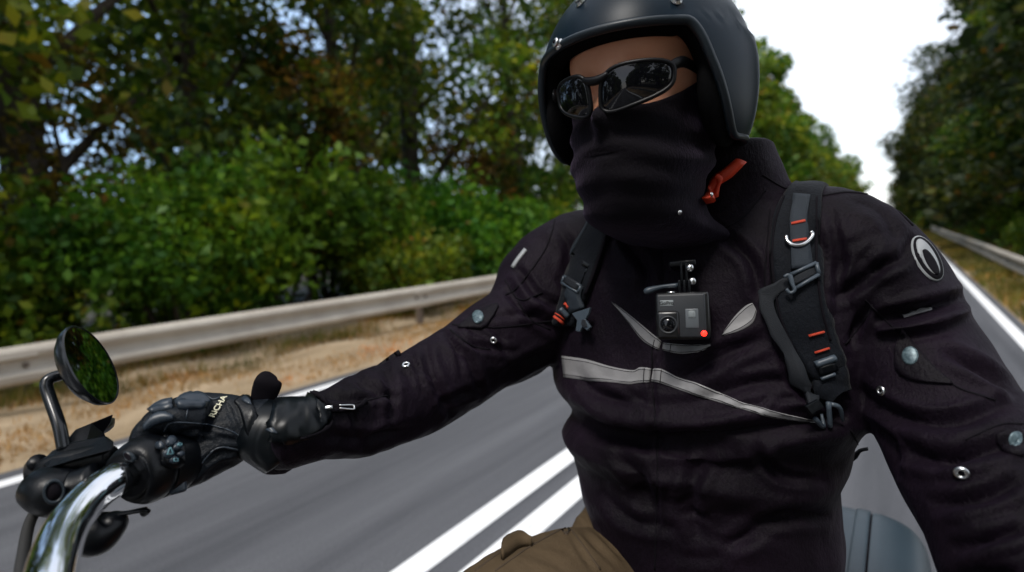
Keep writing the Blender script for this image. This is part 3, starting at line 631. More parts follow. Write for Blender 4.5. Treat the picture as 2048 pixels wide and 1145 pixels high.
# oval sleeve badge
ang = math.atan2(88, 50)
badge = mk('sleeve_badge', *oval(JT, 1853, 518, 50, 22, ang, .001, .0008), BADGE, jacket)
mk('badge_field', *oval(JT, 1853, 518, 47.5, 20, ang, .002, .0005), SEAM, badge)
def bl(x, y):
    c, s = math.cos(ang), math.sin(ang); return (1853+x*c-y*s, 518+x*s+y*c)
mk('badge_horn', *oval(JT, *bl(-2, 0), 40, 13.5, ang, .0028, .0003), BADGE, badge)
mk('badge_field', *oval(JT, *bl(9, 1.5), 29, 8.5, ang, .0034, .0003), SEAM, badge)
mk('sleeve_badge', *ribbon(JT, [(1026, 536), (1036, 520), (1052, 500)], 3, off=.0015, th=.001, nv=4), BADGE, jacket)
# collar
seam([(1300, 460), (1400, 470), (1480, 440), (1530, 380)], 1.5)

# cuff: open zip, gauntlet
mk('cuff_lining', *patch(JT, [(505, 800), (560, 793), (610, 792), (640, 806), (655, 825)], [(520, 870), (560, 885), (600, 882), (640, 862), (657, 835)], .0018, .0035, nv=9, crown=.001), GAUNT, jacket)
seam([(500, 803), (540, 792), (600, 786), (640, 798), (662, 822), (690, 822), (735, 806)], 2.6, SEAM, .004, .002, nm='zip')
seam([(660, 826), (655, 850), (630, 868), (600, 875)], 2.6, SEAM, .004, .002, nm='zip')
c, n = hit(JT, 662, 820); fr = frame_at(c+n*.008, n); zp = mk('zip_slider', *boxf(fr, -.004, .004, -.002, .002, 0, .003, .001), STEEL, jacket)
q0, n0 = hit(JT, 670, 821); q1, n1 = hit(JT, 697, 818); a = q0+n0*.009; b = q1+n1*.008; d = (b-a)/np.linalg.norm(b-a); sdv = np.cross(d, n0); sdv /= np.linalg.norm(sdv)
loopp = [a-sdv*.0018, b-sdv*.0025, b+d*.0015, b+sdv*.0025, a+sdv*.0018]
mk('zip_pull', *tube([p.tolist() for p in loopp], .0008, world=True, n=30, seg=8), STEEL, jacket)
mk('cuff_tab', *loft([(524, 806, .562, 22, .35), (530, 786, .561, 25, .3), (536, 768, .560, 26, .28), (541, 756, .563, 22, .3), (546, 750, .566, 10, .4)], 16, 20), SEAM, jacket)

# ---- head
Hc = P(1288, 205, .63); ya = R(-2)
hf = np.array([math.sin(ya), -math.cos(ya), 0]); hs = np.array([math.cos(ya), math.sin(ya), 0]); hu = np.array([0, 0, 1.])
def HL(f, s, u): return Hc+np.multiply.outer(f, hf)+np.multiply.outer(s, hs)+np.multiply.outer(u, hu)
HU = np.array([-.132, -.118, -.10, -.085, -.07, -.055, -.035, -.015, .005, .022, .04, .06, .08, .1, .114, .121])
HFr = np.array([.055, .088, .096, .096, .095, .095, .094, .09, .086, .095, .1, .098, .09, .07, .042, .012])
HW = np.array([.04, .052, .06, .065, .069, .072, .074, .075, .076, .077, .078, .077, .071, .057, .036, .010])
HB = np.array([.03, .05, .06, .07, .078, .085, .09, .095, .098, .1, .1, .098, .09, .07, .044, .012])
def headring(u, off=0, seg=56, full=True, ts=None):
    fr, w_, bk = (np.interp(u, HU, a)+off for a in (HFr, HW, HB)); t = np.linspace(0, 2*math.pi, seg, endpoint=False) if ts is None else ts
    c, s = np.cos(t), np.sin(t); f = np.where(c > 0, fr*np.abs(c)**.8, -bk*np.abs(c)**.9); ss = w_*np.sign(s)*np.abs(s)**.9
    nose = .026*np.exp(-((u+.036)/.014)**2)+.014*np.exp(-((u+.012)/.018)**2)+.008*np.exp(-((u-.012)/.012)**2)
    f = f+np.where(c > 0, nose*np.exp(-(ss/.0125)**2), 0)
    sock = .012*np.exp(-((u-.002)/.011)**2); f = f-np.where(c > 0, sock*np.exp(-((np.abs(ss)-.032)/.013)**2), 0)
    lips = .004*np.exp(-((u+.066)/.005)**2)+.005*np.exp(-((u+.078)/.006)**2)-.004*np.exp(-((u+.072)/.002)**2)
    f = f+np.where(c > 0, lips*np.exp(-(ss/.02)**2), 0)
    return f, ss
rings = [HL(*headring(u), np.full(56, u)) for u in np.linspace(-.132, .121, 60)]
headm = rings_mesh(rings)
earm = []
for sg in (-1, 1):
    earm.append(lathef((HL(-.008, sg*.076, -.008), hf, hu, hs*sg), [(.004, -.01), (.018, -.006), (.02, .004), (.014, .007), (.006, .003)], 20, .75, 1.4))
neckm = tube([HL(-.02, 0, -.06).tolist(), HL(-.03, .004, -.12).tolist(), P(1388, 430, .745).tolist(), P(1388, 480, .765).tolist()], [.052, .044, .034, .034], world=True, seg=28, n=10)
LEGR = [(1300, 1200, .74, 130), (1150, 1205, .67, 128), (960, 1290, .55, 128), (740, 1450, .44, 130)]
def legpts(sg):
    h = ROOT; return [(h+[sg*.09, 0, 0]).tolist(), (h+[sg*.14, -.22, .01]).tolist(), (h+[sg*.19, -.42, .01]).tolist(), (h+[sg*.20, -.46, -.06]).tolist(), (h+[sg*.19, -.42, -.25]).tolist(), (h+[sg*.18, -.38, -.42]).tolist()]
def body_legs(k): return [tube(legpts(sg), [.095*k, .085*k, .066*k, .06*k, .052*k, .043*k], world=True, seg=24, n=30) for sg in (-1, 1)]
RAb = [(a, b, c, d*.62, 1) for a, b, c, d, e in RA]+[(500, 855, .550, 26, .7), (450, 850, .547, 24, .6)]; LAb = [(a, b, c, d*.42, 1) for a, b, c, d, e in LA]
foreb = tube([ce.tolist(), (ce+np.array([.045, -.05, -.03])).tolist(), [.165, .40, 1.03], [.10, .25, 1.075], [.075, .20, 1.085]], [.026, .028, .028, .026, .022], world=True, seg=24, n=20)
bv, bf, bn = remesh([headm, neckm, torso_rings(TR, k=.68), loft(RAb, 40, 24), loft(LAb, 30, 24), foreb]+earm+body_legs(.55), .0036, 1)
mk('body', bv, bf, SKIN, person)

# ---- trousers and boots
tv, tf, tn = remesh([torso_rings([(1500, 1290, 1620, .74, .95), (1330, 1285, 1620, .74, .95), (1200, 1262, 1612, .742, .95), (1080, 1230, 1600, .745, .9), (1010, 1215, 1595, .745, .9)], k=.93), loft([(1380, 1290, .79, 105, 1), (1275, 1235, .77, 115, 1), (1170, 1195, .72, 126, 1), (1020, 1262, .62, 140, 1), (790, 1450, .48, 150, 1)], 24, 28), loft([(1205, 1080, .80, 66, 1), (1192, 1040, .81, 56, 1), (1182, 1024, .81, 34, 1)], 8, 20)]
    + [tube(legpts(1), [.095, .10, .086, .08, .072, .065], world=True, seg=28, n=34), tube(legpts(-1)[2:], [.09, .085, .075, .065], world=True, seg=28, n=24)], .0052, 4)
tv = creases(tv, tf, tn, [([(1150, 1040), (1190, 1090), (1240, 1140)], 7, -.004), ([(1130, 1050), (1160, 1100), (1190, 1144)], 7, -.003), ([(1145, 1020), (1170, 1030), (1190, 1060)], 8, -.005), ([(1170, 1040), (1210, 1080), (1250, 1120)], 6, -.004), ([(1040, 1090), (1100, 1120), (1150, 1144)], 10, -.002)])
tn = normals(tv, tf); tv = ripple(tv, tn, .0016, 26); TT = bvh(tv, tf)
trousers = mk('trousers', tv, tf, KHAKI, person)
def kseam(p, wd=1.2, m=KSEAM): mk('seam', *ribbon(TT, p, wd, nv=3, off=.0002, th=.0009), m, trousers)
kseam([(990, 1143), (1030, 1115), (1062, 1093), (1140, 1050)]); kseam([(1130, 1045), (1165, 1090), (1200, 1140)]); kseam([(950, 1143), (1000, 1106), (1022, 1098)])
mk('pocket_flap', *patch(TT, [(1002, 1118), (1012, 1085), (1030, 1066), (1050, 1078), (1062, 1092)], [(1006, 1122), (1022, 1110), (1038, 1098), (1052, 1094), (1064, 1094)], .003, .006, nv=7, crown=.004), KHAKI, trousers)
for sg in (-1, 1):
    e = np.array(legpts(sg)[-1]); bt = cat_(tube([(e+[0, 0, .12]).tolist(), (e+[0, .01, 0]).tolist(), (e+[0, .0, -.08]).tolist()], [.06, .055, .05], world=True, seg=20), tube([(e+[0, .05, -.1]).tolist(), (e+[0, -.05, -.1]).tolist(), (e+[0, -.17, -.115]).tolist()], [.045, .05, .035], world=True, seg=20, flat=.8))
    mk('boot', *bt, PLAS, person)

# ---- gaiter
seg = 96; ts = np.linspace(0, 2*math.pi, seg, endpoint=False); rows = []; TG = P(1388, 440, .735)-Hc; tf_, ts_ = float(TG@hf), float(TG@hs)
GUS = np.linspace(0, 1, 46)
for g in GUS:
    top = -.025+.036*np.clip(1-np.cos(ts), 0, 1)**1.2+.0015*np.sin(ts*5+1); u = top+(-.235-top)*g
    f = np.zeros(seg); s = np.zeros(seg)
    for i in range(seg):
        uu = u[i]; a, b = headring(max(uu, -.118), .0035+.001*math.sin(3*ts[i]+uu*80), ts=ts[i:i+1]); f[i], s[i] = a[0], b[0]
        k = np.clip((-uu-.115)/.06, 0, 1); k = k*k*(3-2*k); kk = np.clip((-uu-.03)/.05, 0, 1); f[i] += .006*kk*math.cos(ts[i]); s[i] += .009*kk*math.sin(ts[i])
        dn = np.clip((-uu-.135)/.06, 0, 1); dn = dn*dn*(3-2*dn)
        nf, ns = -.022*(1-dn)+tf_*dn+(.095-.018*dn)*math.cos(ts[i]), ts_*dn+(.079+.003*dn)*math.sin(ts[i]); f[i] = f[i]*(1-k)+nf*k; s[i] = s[i]*(1-k)+ns*k
    # drape folds from the nose across the cheek
    fold = .0026*np.sin(u*190+np.abs(s)*60)*np.exp(-((u+.07)/.05)**2)+.0022*np.sin(u*120+s*45+1)*np.clip((-u-.08)/.05, 0, 1)
    nr = np.sqrt(f*f+s*s)+1e-6; rows.append(HL(f+f/nr*fold, s+s/nr*fold, u))
gv, gf = rings_mesh(rows, cap=False); gn = normals(gv, gf)
gv = creases(gv, gf, gn, [([(1145, 335), (1170, 292), (1215, 262), (1300, 250)], 7, -.006), ([(1142, 308), (1160, 274), (1200, 240)], 6, .005), ([(1200, 222), (1260, 232), (1370, 200)], 7, .003), ([(1165, 370), (1230, 360), (1340, 300), (1400, 260)], 9, -.004), ([(1190, 400), (1260, 410), (1360, 370)], 9, -.005), ([(1215, 250), (1290, 262), (1380, 225)], 7, -.003), ([(1150, 350), (1190, 325), (1260, 315)], 6, .003), ([(1290, 290), (1350, 300), (1400, 340)], 8, -.003)])
gait = mk('neck_gaiter', gv, gf, GAIT, person); sm = gait.modifiers.new('s', 'SOLIDIFY'); sm.thickness = .002; sm.offset = 1
GT = bvh(gv, gf)

# ---- glove
gl = [loft([(525, 858, .552, 60, .8), (490, 852, .552, 54, .75), (455, 848, .55, 58, .62), (415, 845, .547, 60, .55), (385, 842, .543, 56, .5)], 18, 24),
      loft([(500, 850, .553, 44, 1), (450, 880, .545, 56, .9), (405, 915, .53, 48, .9), (370, 945, .515, 34, 1), (335, 960, .50, 26, 1), (308, 968, .488, 22, 1), (298, 972, .484, 15, 1)], 22, 20)]
FG = [[(400, 845, .525, 34, .8), (355, 840, .512, 27, 1), (306, 850, .505, 24, 1), (284, 880, .500, 22, 1), (282, 915, .50, 19, 1), (290, 935, .50, 13, 1)],
      [(405, 828, .542, 34, .8), (362, 822, .532, 27, 1), (318, 836, .527, 24, 1), (296, 868, .522, 22, 1), (294, 905, .52, 18, 1), (304, 925, .52, 12, 1)],
      [(412, 820, .560, 32, .8), (374, 815, .553, 26, 1), (335, 830, .548, 23, 1), (318, 860, .545, 21, 1), (320, 895, .545, 16, 1)],
      [(422, 818, .578, 28, .8), (390, 816, .573, 23, 1), (358, 830, .568, 20, 1), (344, 856, .565, 18, 1), (348, 884, .565, 14, 1)]]
gl += [loft(q, 22, 18) for q in FG]
glv, glf, gln = remesh(gl, .0022, 3)
glv = creases(glv, glf, gln, [([(345, 870), (400, 862), (480, 885)], 5, -.002), ([(400, 930), (440, 905), (490, 905)], 6, -.0025), ([(330, 850), (345, 880), (360, 900)], 5, -.002), ([(395, 960), (430, 925), (470, 915)], 5, .002), ([(450, 800), (470, 850), (475, 880)], 5, -.0015), ([(380, 870), (430, 868), (470, 872)], 6, .002)])
gln = normals(glv, glf); glv = ripple(glv, gln, .0006, 60); GLT = bvh(glv, glf)
glove = mk('glove', glv, glf, GLOVE, person)
mk('knuckle_guard', *patch(GLT, [(352, 806), (368, 792), (392, 788), (410, 794), (414, 806)], [(356, 818), (370, 820), (388, 818), (404, 818), (414, 812)], .0015, .002, nv=7, crown=.004), GPLATE, glove)
mk('knuckle_guard', *patch(GLT, [(290, 850), (308, 832), (330, 826), (348, 832)], [(292, 862), (310, 852), (330, 845), (346, 842)], .0012, .002, nv=7, crown=.003), GPLATE, glove)
mk('knuckle_guard', *patch(GLT, [(300, 822), (322, 806), (346, 800)], [(306, 830), (324, 822), (346, 816)], .001, .002, nv=6, crown=.003), GPLATE, glove)
for s in [[(328, 862), (345, 846), (400, 848), (450, 858), (486, 876)], [(410, 790), (425, 800), (440, 796)], [(400, 930), (436, 896), (490, 902)], [(372, 838), (376, 815), (384, 802)]]:
    seam(s, 1.2, GPLATE, .0004, .001, GLT, glove, 'glove_piping')
c, n = hit(GLT, 438, 815); q1, _ = hit(GLT, 428, 830); q2, _ = hit(GLT, 447, 800); yv = q2-q1
n = n-0; x = yv/np.linalg.norm(yv); nn = n-x*np.dot(n, x); nn /= np.linalg.norm(nn); yy = np.cross(nn, x)
text('RICHA', (c+nn*.0022, x, yy, nn), .0085, LOGO, glove, bold=.00012)
mk('wrist_strap', *patch(GLT, [(484, 796), (500, 800), (514, 830), (522, 868), (530, 900)], [(468, 806), (480, 820), (492, 850), (500, 885), (506, 915)], .0015, .0025, nv=6), PLAS, glove)
mk('strap_tip', *patch(GLT, [(488, 800), (500, 806), (506, 814)], [(484, 806), (494, 812), (504, 816)], .0045, .0012, nv=4), GPLATE, glove)
mk('strap_tip', *patch(JT, [(533, 845), (548, 858), (556, 868)], [(531, 850), (540, 862), (555, 870)], .006, .0012, nv=4), GPLATE, glove)
for k in range(6):
    a = (484+k*1.5, 826+k*7); mk('stitch', *ribbon(GLT, [a, (a[0]+7, a[1]+4)], .9, nv=3, off=.0003, th=.0012), GPLATE, glove)
mk('glove_gauntlet', *loft([(500, 853, .553, 57, .85), (535, 865, .555, 66, .95), (566, 876, .56, 72, .95), (574, 880, .562, 66, .9)], 14, 32), GAUNT, glove)
mk('cuff_hem', *loft([(562, 850, .56, 52, .9), (560, 885, .558, 52, .8), (556, 915, .556, 42, .6), (553, 938, .556, 30, .4), (552, 948, .556, 18, .25)], 14, 28), JK, jacket)
# left glove on the left grip (just outside the picture)
lh = np.array([.06, .17, 1.09]); lg = [tube([[.10, .25, 1.075], [.078, .20, 1.092], [.062, .165, 1.105]], [.036, .034, .03], world=True, seg=20)]
for k in range(4):
    o = np.array([-.012+.022*k, .012*k, 0]); lg.append(tube([(lh+o+[0, 0, .015]).tolist(), (lh+o+[0, -.035, .012]).tolist(), (lh+o+[0, -.048, -.012]).tolist(), (lh+o+[0, -.03, -.034]).tolist()], [.014, .013, .012, .009], world=True, seg=12, n=14))
lg.append(tube([(lh+[.0, .04, -.005]).tolist(), (lh+[-.025, .015, -.02]).tolist(), (lh+[-.03, -.02, -.028]).tolist()], [.018, .014, .010], world=True, seg=12, n=12))
# camera sits inboard of this hand, so the hand is kept low and outboard of the lens
lv, lf, _ = remesh(lg, .003, 2); mk('glove', lv+np.array([.03, 0, -.02]), lf, GLOVE, person)

# ================================================================== HELMET
helmet = thing('helmet', HL(0, 0, -.1), 'matt dark open face helmet worn by the rider, with bright brow studs', 'helmet')
hcx = HL(-.008, -.002, .016)
def hel(scale, edge=0, nphi=200, ne=34, uoff=0):
    A, L, H, Dn = .124*scale, .140*scale, .132*scale, .086; rows = []; phis = np.linspace(-math.pi, math.pi, nphi, endpoint=False)
    for k in range(ne+1):
        ring = []
        for ph in phis:
            a = abs(math.degrees(ph)); s = min(1, max(0, (a-46)/38.)); s = s*s*(3-2*s)
            em = R(15)+(R(-62)-R(15))*s; em += edge*(1 if s < .5 else -1)*0
            if a > 75: em += R(8)*min(1, (a-75)/60)
            e = math.pi/2+(em-math.pi/2)*(k/ne)
            if e >= 0: c = math.cos(e)**.95; u = H*math.sin(e)
            else: c = 1-.22*(1-math.cos(e)); u = Dn*math.sin(e)
            bulge = 1+.03*math.exp(-((a-95)/45)**2)*(1 if e < .3 else 0)
            ring.append(hcx+hf*(L*math.cos(ph)*c)+hs*(A*math.sin(ph)*c*bulge)+hu*(u+uoff))
        rows.append(np.array(ring))
    return rows
rows = hel(1.0); v, f = rings_mesh(rows, cap=False); f = [q[::-1] for q in f]; topc = len(v); v = v
hshell = mk('shell', v, f, HELM, helmet); sm = hshell.modifiers.new('s', 'SOLIDIFY'); sm.thickness = .005; sm.offset = -1
HT = bvh(v, f)
rows2 = hel(.955); v2, f2 = rings_mesh(rows2, cap=False); f2 = [q[::-1] for q in f2]
lin = mk('lining', v2, f2, LINER, helmet); sm = lin.modifiers.new('s', 'SOLIDIFY'); sm.thickness = .020; sm.offset = -1
for sg in (-1, 1):
    t = np.linspace(0, 2*math.pi, 28, endpoint=False); rr_ = []
    for a in np.linspace(-1.5, 1.5, 14):
        rr_.append(hcx+np.outer(.012+.060*math.cos(a)*np.cos(t), hf)+np.outer(sg*(.096+.019*math.cos(a)*np.sin(t)), hs)+(-.022+.062*math.sin(a))*hu)
    mk('cheek_pad', *rings_mesh(rr_), LINER, helmet)
e = rows[-1]; e2 = np.concatenate([e, e[:2]]); t = frames(e2)[:-2]; e_in = rows2[-1]; rings = []
# trim bead around the edge
th = np.linspace(0, 2*math.pi, 10, endpoint=False)
for i in range(len(e)):
    tn_ = e[(i+2) % len(e)]-e[i-2]; tn_ /= np.linalg.norm(tn_); o_ = e[i]-hcx; o_ -= tn_*np.dot(o_, tn_); o_ /= np.linalg.norm(o_); b_ = np.cross(tn_, o_)
    rings.append(e[i]-o_*.0025+np.outer(.0052*np.cos(th), o_)+np.outer(.0045*np.sin(th), b_))
rings.append(rings[0]); mk('edge_trim', *rings_mesh(rings, cap=False), TRIM, helmet)
for px, py in ((1162, 6), (1352, 1), (1089, 86)):
    c, n = hit(HT, px, py, .55); fr = frame_at(c, n)
    s = mk('stud', *lathef(fr, [(.0062, 0), (.0062, .0012), (.0045, .0022), (.004, .0045), (.0048, .0052), (.0048, .0065), (.003, .0072), (.0006, .0074)], 24), STEEL, helmet)
    mk('stud_socket', *lathef((c+n*.0072, *fr[1:]), [(.0022, -.001), (.0022, .0006), (.0003, .0007)], 16), SEAM, s)

# ================================================================== SUNGLASSES
glasses = thing('sunglasses', HL(.1, 0, 0), 'black wraparound sunglasses with smoked lenses on the rider\'s face', 'sunglasses')
def GP(s, u, o=0):
    f = .117-4.2*s*s-8*abs(s)**3; return HL(f+o+.12*u, s, u-.007)
for sg in (1, -1):
    s0_ = .039 if sg > 0 else .0325; kx_ = 1 if sg > 0 else .68; n_ = 48; t = np.linspace(0, 2*math.pi, n_, endpoint=False); ct, st = np.cos(t), np.sin(t)
    rs = .0345*np.sign(ct)*np.abs(ct)**.72; ru = .0205*np.sign(st)*np.abs(st)**.62; ru = ru*(1-.20*rs/.0325)+.0045*rs/.0325; rs = (rs+.12*ru)*kx_
    out_ = [GP(sg*(s0_+a), b) for a, b in zip(rs, ru)]
    vv = []; m = 7
    for i in range(1, m+1):
        for a, b in zip(rs, ru): vv.append(GP(sg*(s0_+a*i/m), b*i/m, .004*(1-(i/m)**2)))
    vv.append(GP(sg*s0_, 0, .004)); ff = []
    for i in range(m-1):
        for j in range(n_): ff.append([i*n_+j, (i+1)*n_+j, (i+1)*n_+(j+1) % n_, i*n_+(j+1) % n_])
    for j in range(n_): ff.append([len(vv)-1, j, (j+1) % n_])
    ln = mk('lens', vv, ff, LENS, glasses); sm = ln.modifiers.new('s', 'SOLIDIFY'); sm.thickness = .0018; sm.offset = 0
    o2 = np.array(out_+out_[:1]); rr_ = []
    cen = GP(sg*s0_, 0)
    for i in range(n_):
        tn_ = o2[(i+1) % n_]-o2[i-1]; tn_ /= np.linalg.norm(tn_); o_ = o2[i]-cen; o_ -= tn_*np.dot(o_, tn_); o_ /= np.linalg.norm(o_); b_ = np.cross(tn_, o_); th = np.linspace(0, 2*math.pi, 8, endpoint=False)
        rr_.append(o2[i]+np.outer(.0024*np.cos(th), o_)+np.outer(.0028*np.sin(th), b_))
    rr_.append(rr_[0]); mk('rim', *rings_mesh(rr_, cap=False), FRAME, glasses)
    a0 = GP(sg*.067, .009); mk('temple', *tube([a0.tolist(), HL(.075, sg*.077, .013).tolist(), HL(.03, sg*.081, .010).tolist(), HL(-.02, sg*.082, .006).tolist(), HL(-.05, sg*.080, -.01).tolist()], [.0055, .0055, .004, .003, .0025], world=True, n=24, flat=.45, upv=(1, 0, 0)), FRAME, glasses)
mk('bridge', *tube([GP(-.015, .014).tolist(), GP(-.007, .0105, .0005).tolist(), GP(0, .0095, .001).tolist(), GP(.007, .0105, .0005).tolist(), GP(.015, .014).tolist()], [.003, .0045, .0048, .0045, .003], world=True, n=12), FRAME, glasses)

# ================================================================== RED STRAP (helmet strap end)
def onB(tree, px, py, o): c, n = hit(tree, px, py); return c+n*o
BODYT = BVHTree.FromPolygons([tuple(p) for p in np.concatenate([jv, gv])], list(jf)+[[i+len(jv) for i in q] for q in gf])
strap = mk('chin_strap', *patch(BODYT, [(1470, 318), (1440, 342), (1424, 352), (1413, 378), (1398, 398)], [(1486, 326), (1458, 356), (1442, 366), (1432, 385), (1408, 410)], .007, .005, nv=7, sm=3, crown=.004), REDC, base=hit(BODYT, 1440, 355)[0])
tag(strap, 'bright red orange strap end hanging at the side of the neck below the helmet', 'strap')
mk('strap_fold', *patch(BODYT, [(1436, 344), (1448, 352), (1440, 368), (1438, 392)], [(1428, 350), (1436, 362), (1430, 376), (1428, 396)], .013, .003, nv=5, sm=2, crown=.002), REDC, strap)
c, n = hit(BODYT, 1398, 394); mk('strap_rivet', *lathef(frame_at(c+n*.014, n), [(.003, 0), (.003, .001), (.0012, .0022)], 16), STEEL, strap)
c, n = hit(BODYT, 1358, 425); mk('press_stud', *lathef(frame_at(c+n*.001, n), [(.0028, 0), (.0028, .001), (.0010, .0018)], 16), STEEL, jacket)

# ================================================================== BACKPACK
bk0 = np.array([-.26, .98, 1.15])
bp = thing('backpack', (bk0[0], bk0[1], .95), 'dark backpack worn by the rider, with two padded shoulder straps down the chest', 'backpack')
mk('pack', *boxf((bk0, *world_fr[1:]), -.15, .15, -.10, .11, -.20, .14, .06, 5), PAD, bp)
# image-left strap
A = [(1186, 425), (1182, 447), (1154, 494), (1131, 541), (1118, 600), (1103, 644)]; Bp = [(1216, 425), (1229, 450), (1217, 486), (1201, 536), (1180, 589), (1152, 655)]
pv = patch(JT, A, Bp, .003, .007, nv=11, crown=.003, sm=2, d0=.8); p1 = mk('shoulder_strap', *pv, PAD, bp); ST1 = bvh(*pv)
ribn = lambda tree, p, wd, m, par, nm='webbing', off=.001, th=.0014, nv=5, **k: mk(nm, *ribbon(tree, p, wd, off=off, th=th, nv=nv, **k), m, par)
ribn(ST1, [(1185, 427), (1174, 450), (1144, 504), (1124, 548), (1112, 598)], 1.6, WEB, p1, 'strap_piping', nv=3); ribn(ST1, [(1217, 455), (1206, 490), (1190, 538), (1170, 590)], 1.6, SEAM, p1, 'strap_piping', nv=3)
ribn(ST1, [(1200, 420), (1204, 440)], 14, WEB, p1)
def bar(tree, x0, y0, x1, y1, r, m, par, o=.004, nm='buckle_bar'): mk(nm, *tube([onB(tree, x0, y0, o).tolist(), onB(tree, x1, y1, o).tolist()], r, world=True, n=6, seg=10), m, par)
bar(ST1, 1184, 443, 1224, 441, .0018, STEEL, p1)
def stitch(tree, x0, y0, x1, y1, wd, par, off=.002): mk('red_stitching', *ribbon(tree, [(x0, y0), (x1, y1)], wd, off=off, th=.001, nv=4), RED, par)
stitch(ST1, 1194, 451, 1212, 449, 1.5, p1)
def quadloop(tree, pts, r, m, par, nm='buckle', o=.004):
    q = [onB(tree, *p, o) for p in pts]; q = q+[q[0]]; ms = [tube([q[i].tolist(), q[i+1].tolist()], r, world=True, n=3, seg=10) for i in range(len(q)-1)]; return mk(nm, *cat_(*ms), m, par)
bk = quadloop(ST1, [(1131, 555), (1165, 573), (1160, 586), (1128, 567)], .0021, GPLAS, p1); ribn(ST1, [(1134, 560), (1160, 576)], 7, WEBD, p1, off=.003)
ribn(BODYT, [(1165, 572), (1160, 598), (1168, 622)], 14, WEB, p1, off=.014, th=.0016)
stitch(ST1, 1128, 607, 1142, 618, 2.4, p1); stitch(ST1, 1110, 634, 1126, 648, 2.4, p1); stitch(ST1, 1113, 628, 1128, 640, 1, p1)
bar(ST1, 1119, 619, 1139, 634, .004, GPLAS, p1, .003)
# side release half of the buckle
def plate(tree, poly, off, th, m, par, nm):
    c0 = np.mean(poly, 0); c, n = hit(tree, *c0); 
    top = []
    for p in poly:
        q = hit(tree, *p)[0]; d = P(p[0], p[1], 1)-CAM; t_ = np.dot(c+n*off-CAM, n)/np.dot(d, n); top.append(CAM+d*t_)
    top = np.array(top); k = len(top); v = np.concatenate([top+n*th, top]); f = [list(range(k)), list(range(k, 2*k))[::-1]]+[[i, (i+1) % k, k+(i+1) % k, k+i][::-1] for i in range(k)]
    o = mk(nm, v, f, m, par, smooth=False); b = o.modifiers.new('b', 'BEVEL'); b.width = .0008; b.segments = 2; return o
plate(BODYT, [(1147, 628), (1184, 616), (1180, 630), (1174, 640), (1185, 655), (1178, 662), (1168, 655), (1163, 665), (1155, 663), (1158, 642)], .014, .004, GPLAS, p1, 'clip')
plate(BODYT, [(1165, 640), (1171, 640), (1176, 655), (1168, 656), (1164, 650)], .0175, .002, WEBD, p1, 'clip_tongue')
# image-right strap
A = [(1571, 381), (1551, 418), (1541, 467), (1539, 535), (1554, 633), (1588, 711), (1622, 770), (1645, 810)]; Bp = [(1645, 389), (1642, 438), (1640, 480), (1641, 530), (1651, 614), (1669, 682), (1683, 720), (1690, 780)]
pv = patch(JT, A, Bp, .003, .006, nv=13, crown=.003, sm=2, d0=.62, tail=(5, .12, .0)); p2 = mk('shoulder_strap', *pv, PAD, bp); ST2 = bvh(*pv)
ribn(ST2, [(1568, 392), (1556, 425), (1547, 470), (1546, 535), (1560, 630), (1592, 705)], 1.6, SEAM, p2, 'strap_piping', nv=3); ribn(ST2, [(1633, 395), (1633, 440), (1632, 520), (1642, 614), (1660, 682)], 1.6, SEAM, p2, 'strap_piping', nv=3)
mk('webbing', *patch(ST2, [(1588, 391), (1579, 438), (1580, 487), (1582, 540)], [(1621, 394), (1615, 438), (1616, 482), (1623, 535)], .0025, .002, nv=5), WEB, p2)
stitch(ST2, 1581, 452, 1609, 446, 2, p2, .005); stitch(ST2, 1583, 487, 1610, 482, 2, p2, .005)
mk('d_ring', *tube([onB(ST2, *p, .006).tolist() for p in [(1570, 478), (1572, 488), (1583, 496), (1598, 496), (1612, 488), (1621, 474), (1618, 468)]], .0021, world=True, n=30, seg=10), STEEL, p2)
quadloop(ST2, [(1579, 552), (1627, 530), (1633, 552), (1587, 580)], .0022, GPLAS, p2, o=.006); ribn(ST2, [(1583, 565), (1629, 542)], 8, WEBD, p2, off=.003)
mk('strap_hook', *tube([onB(ST2, *p, .008).tolist() for p in [(1568, 556), (1576, 553), (1582, 568), (1588, 582), (1580, 588), (1572, 580)]], .002, world=True, n=24, seg=10), GPLAS, p2)
LW = [(1576, 568), (1550, 578), (1532, 600), (1537, 630), (1558, 675), (1582, 730), (1604, 775), (1626, 808)]
ribn(BODYT, LW, [12, 13, 14, 13, 12, 12, 13, 13], WEBD, p2, 'loose_webbing', off=.010, th=.0018, nv=6, sm=3)
stitch(ST2, 1617, 672, 1647, 664, 2, p2); stitch(ST2, 1629, 706, 1657, 697, 2, p2)
bar(ST2, 1630, 730, 1668, 716, .0040, GPLAS, p2, .003, 'slider'); bar(ST2, 1640, 756, 1668, 748, .002, GPLAS, p2, .003, 'slider'); ribn(ST2, [(1636, 742), (1670, 732)], 8, PLAS, p2, off=.002, th=.002, nm='slider')
cl = plate(BODYT, [(1606, 812), (1632, 798), (1644, 814), (1618, 828)], .012, .004, PLAS, p2, 'clip')
for a, b in (((1622, 824), (1642, 848)), ((1634, 812), (1657, 840)), ((1645, 806), (1669, 828))):
    mk('clip_prong', *tube([onB(BODYT, *a, .014).tolist(), onB(BODYT, (a[0]+b[0])/2, (a[1]+b[1])/2, .015).tolist(), onB(BODYT, *b, .013).tolist()], [.0026, .0026, .0016], world=True, n=8, seg=8), GPLAS, p2)
# strap ends waving beside the waist
mk('strap_tail', *tube([P(1680, 905, .70).tolist(), P(1705, 915, .69).tolist(), P(1720, 902, .685).tolist(), P(1736, 898, .68).tolist()], [.009, .011, .006, .005], world=True, n=12, flat=.3), PAD, bp)
mk('strap_tail', *tube([P(1680, 860, .70).tolist(), P(1702, 870, .69).tolist(), P(1712, 880, .685).tolist()], [.012, .009, .003], world=True, n=10, flat=.3), PAD, bp)

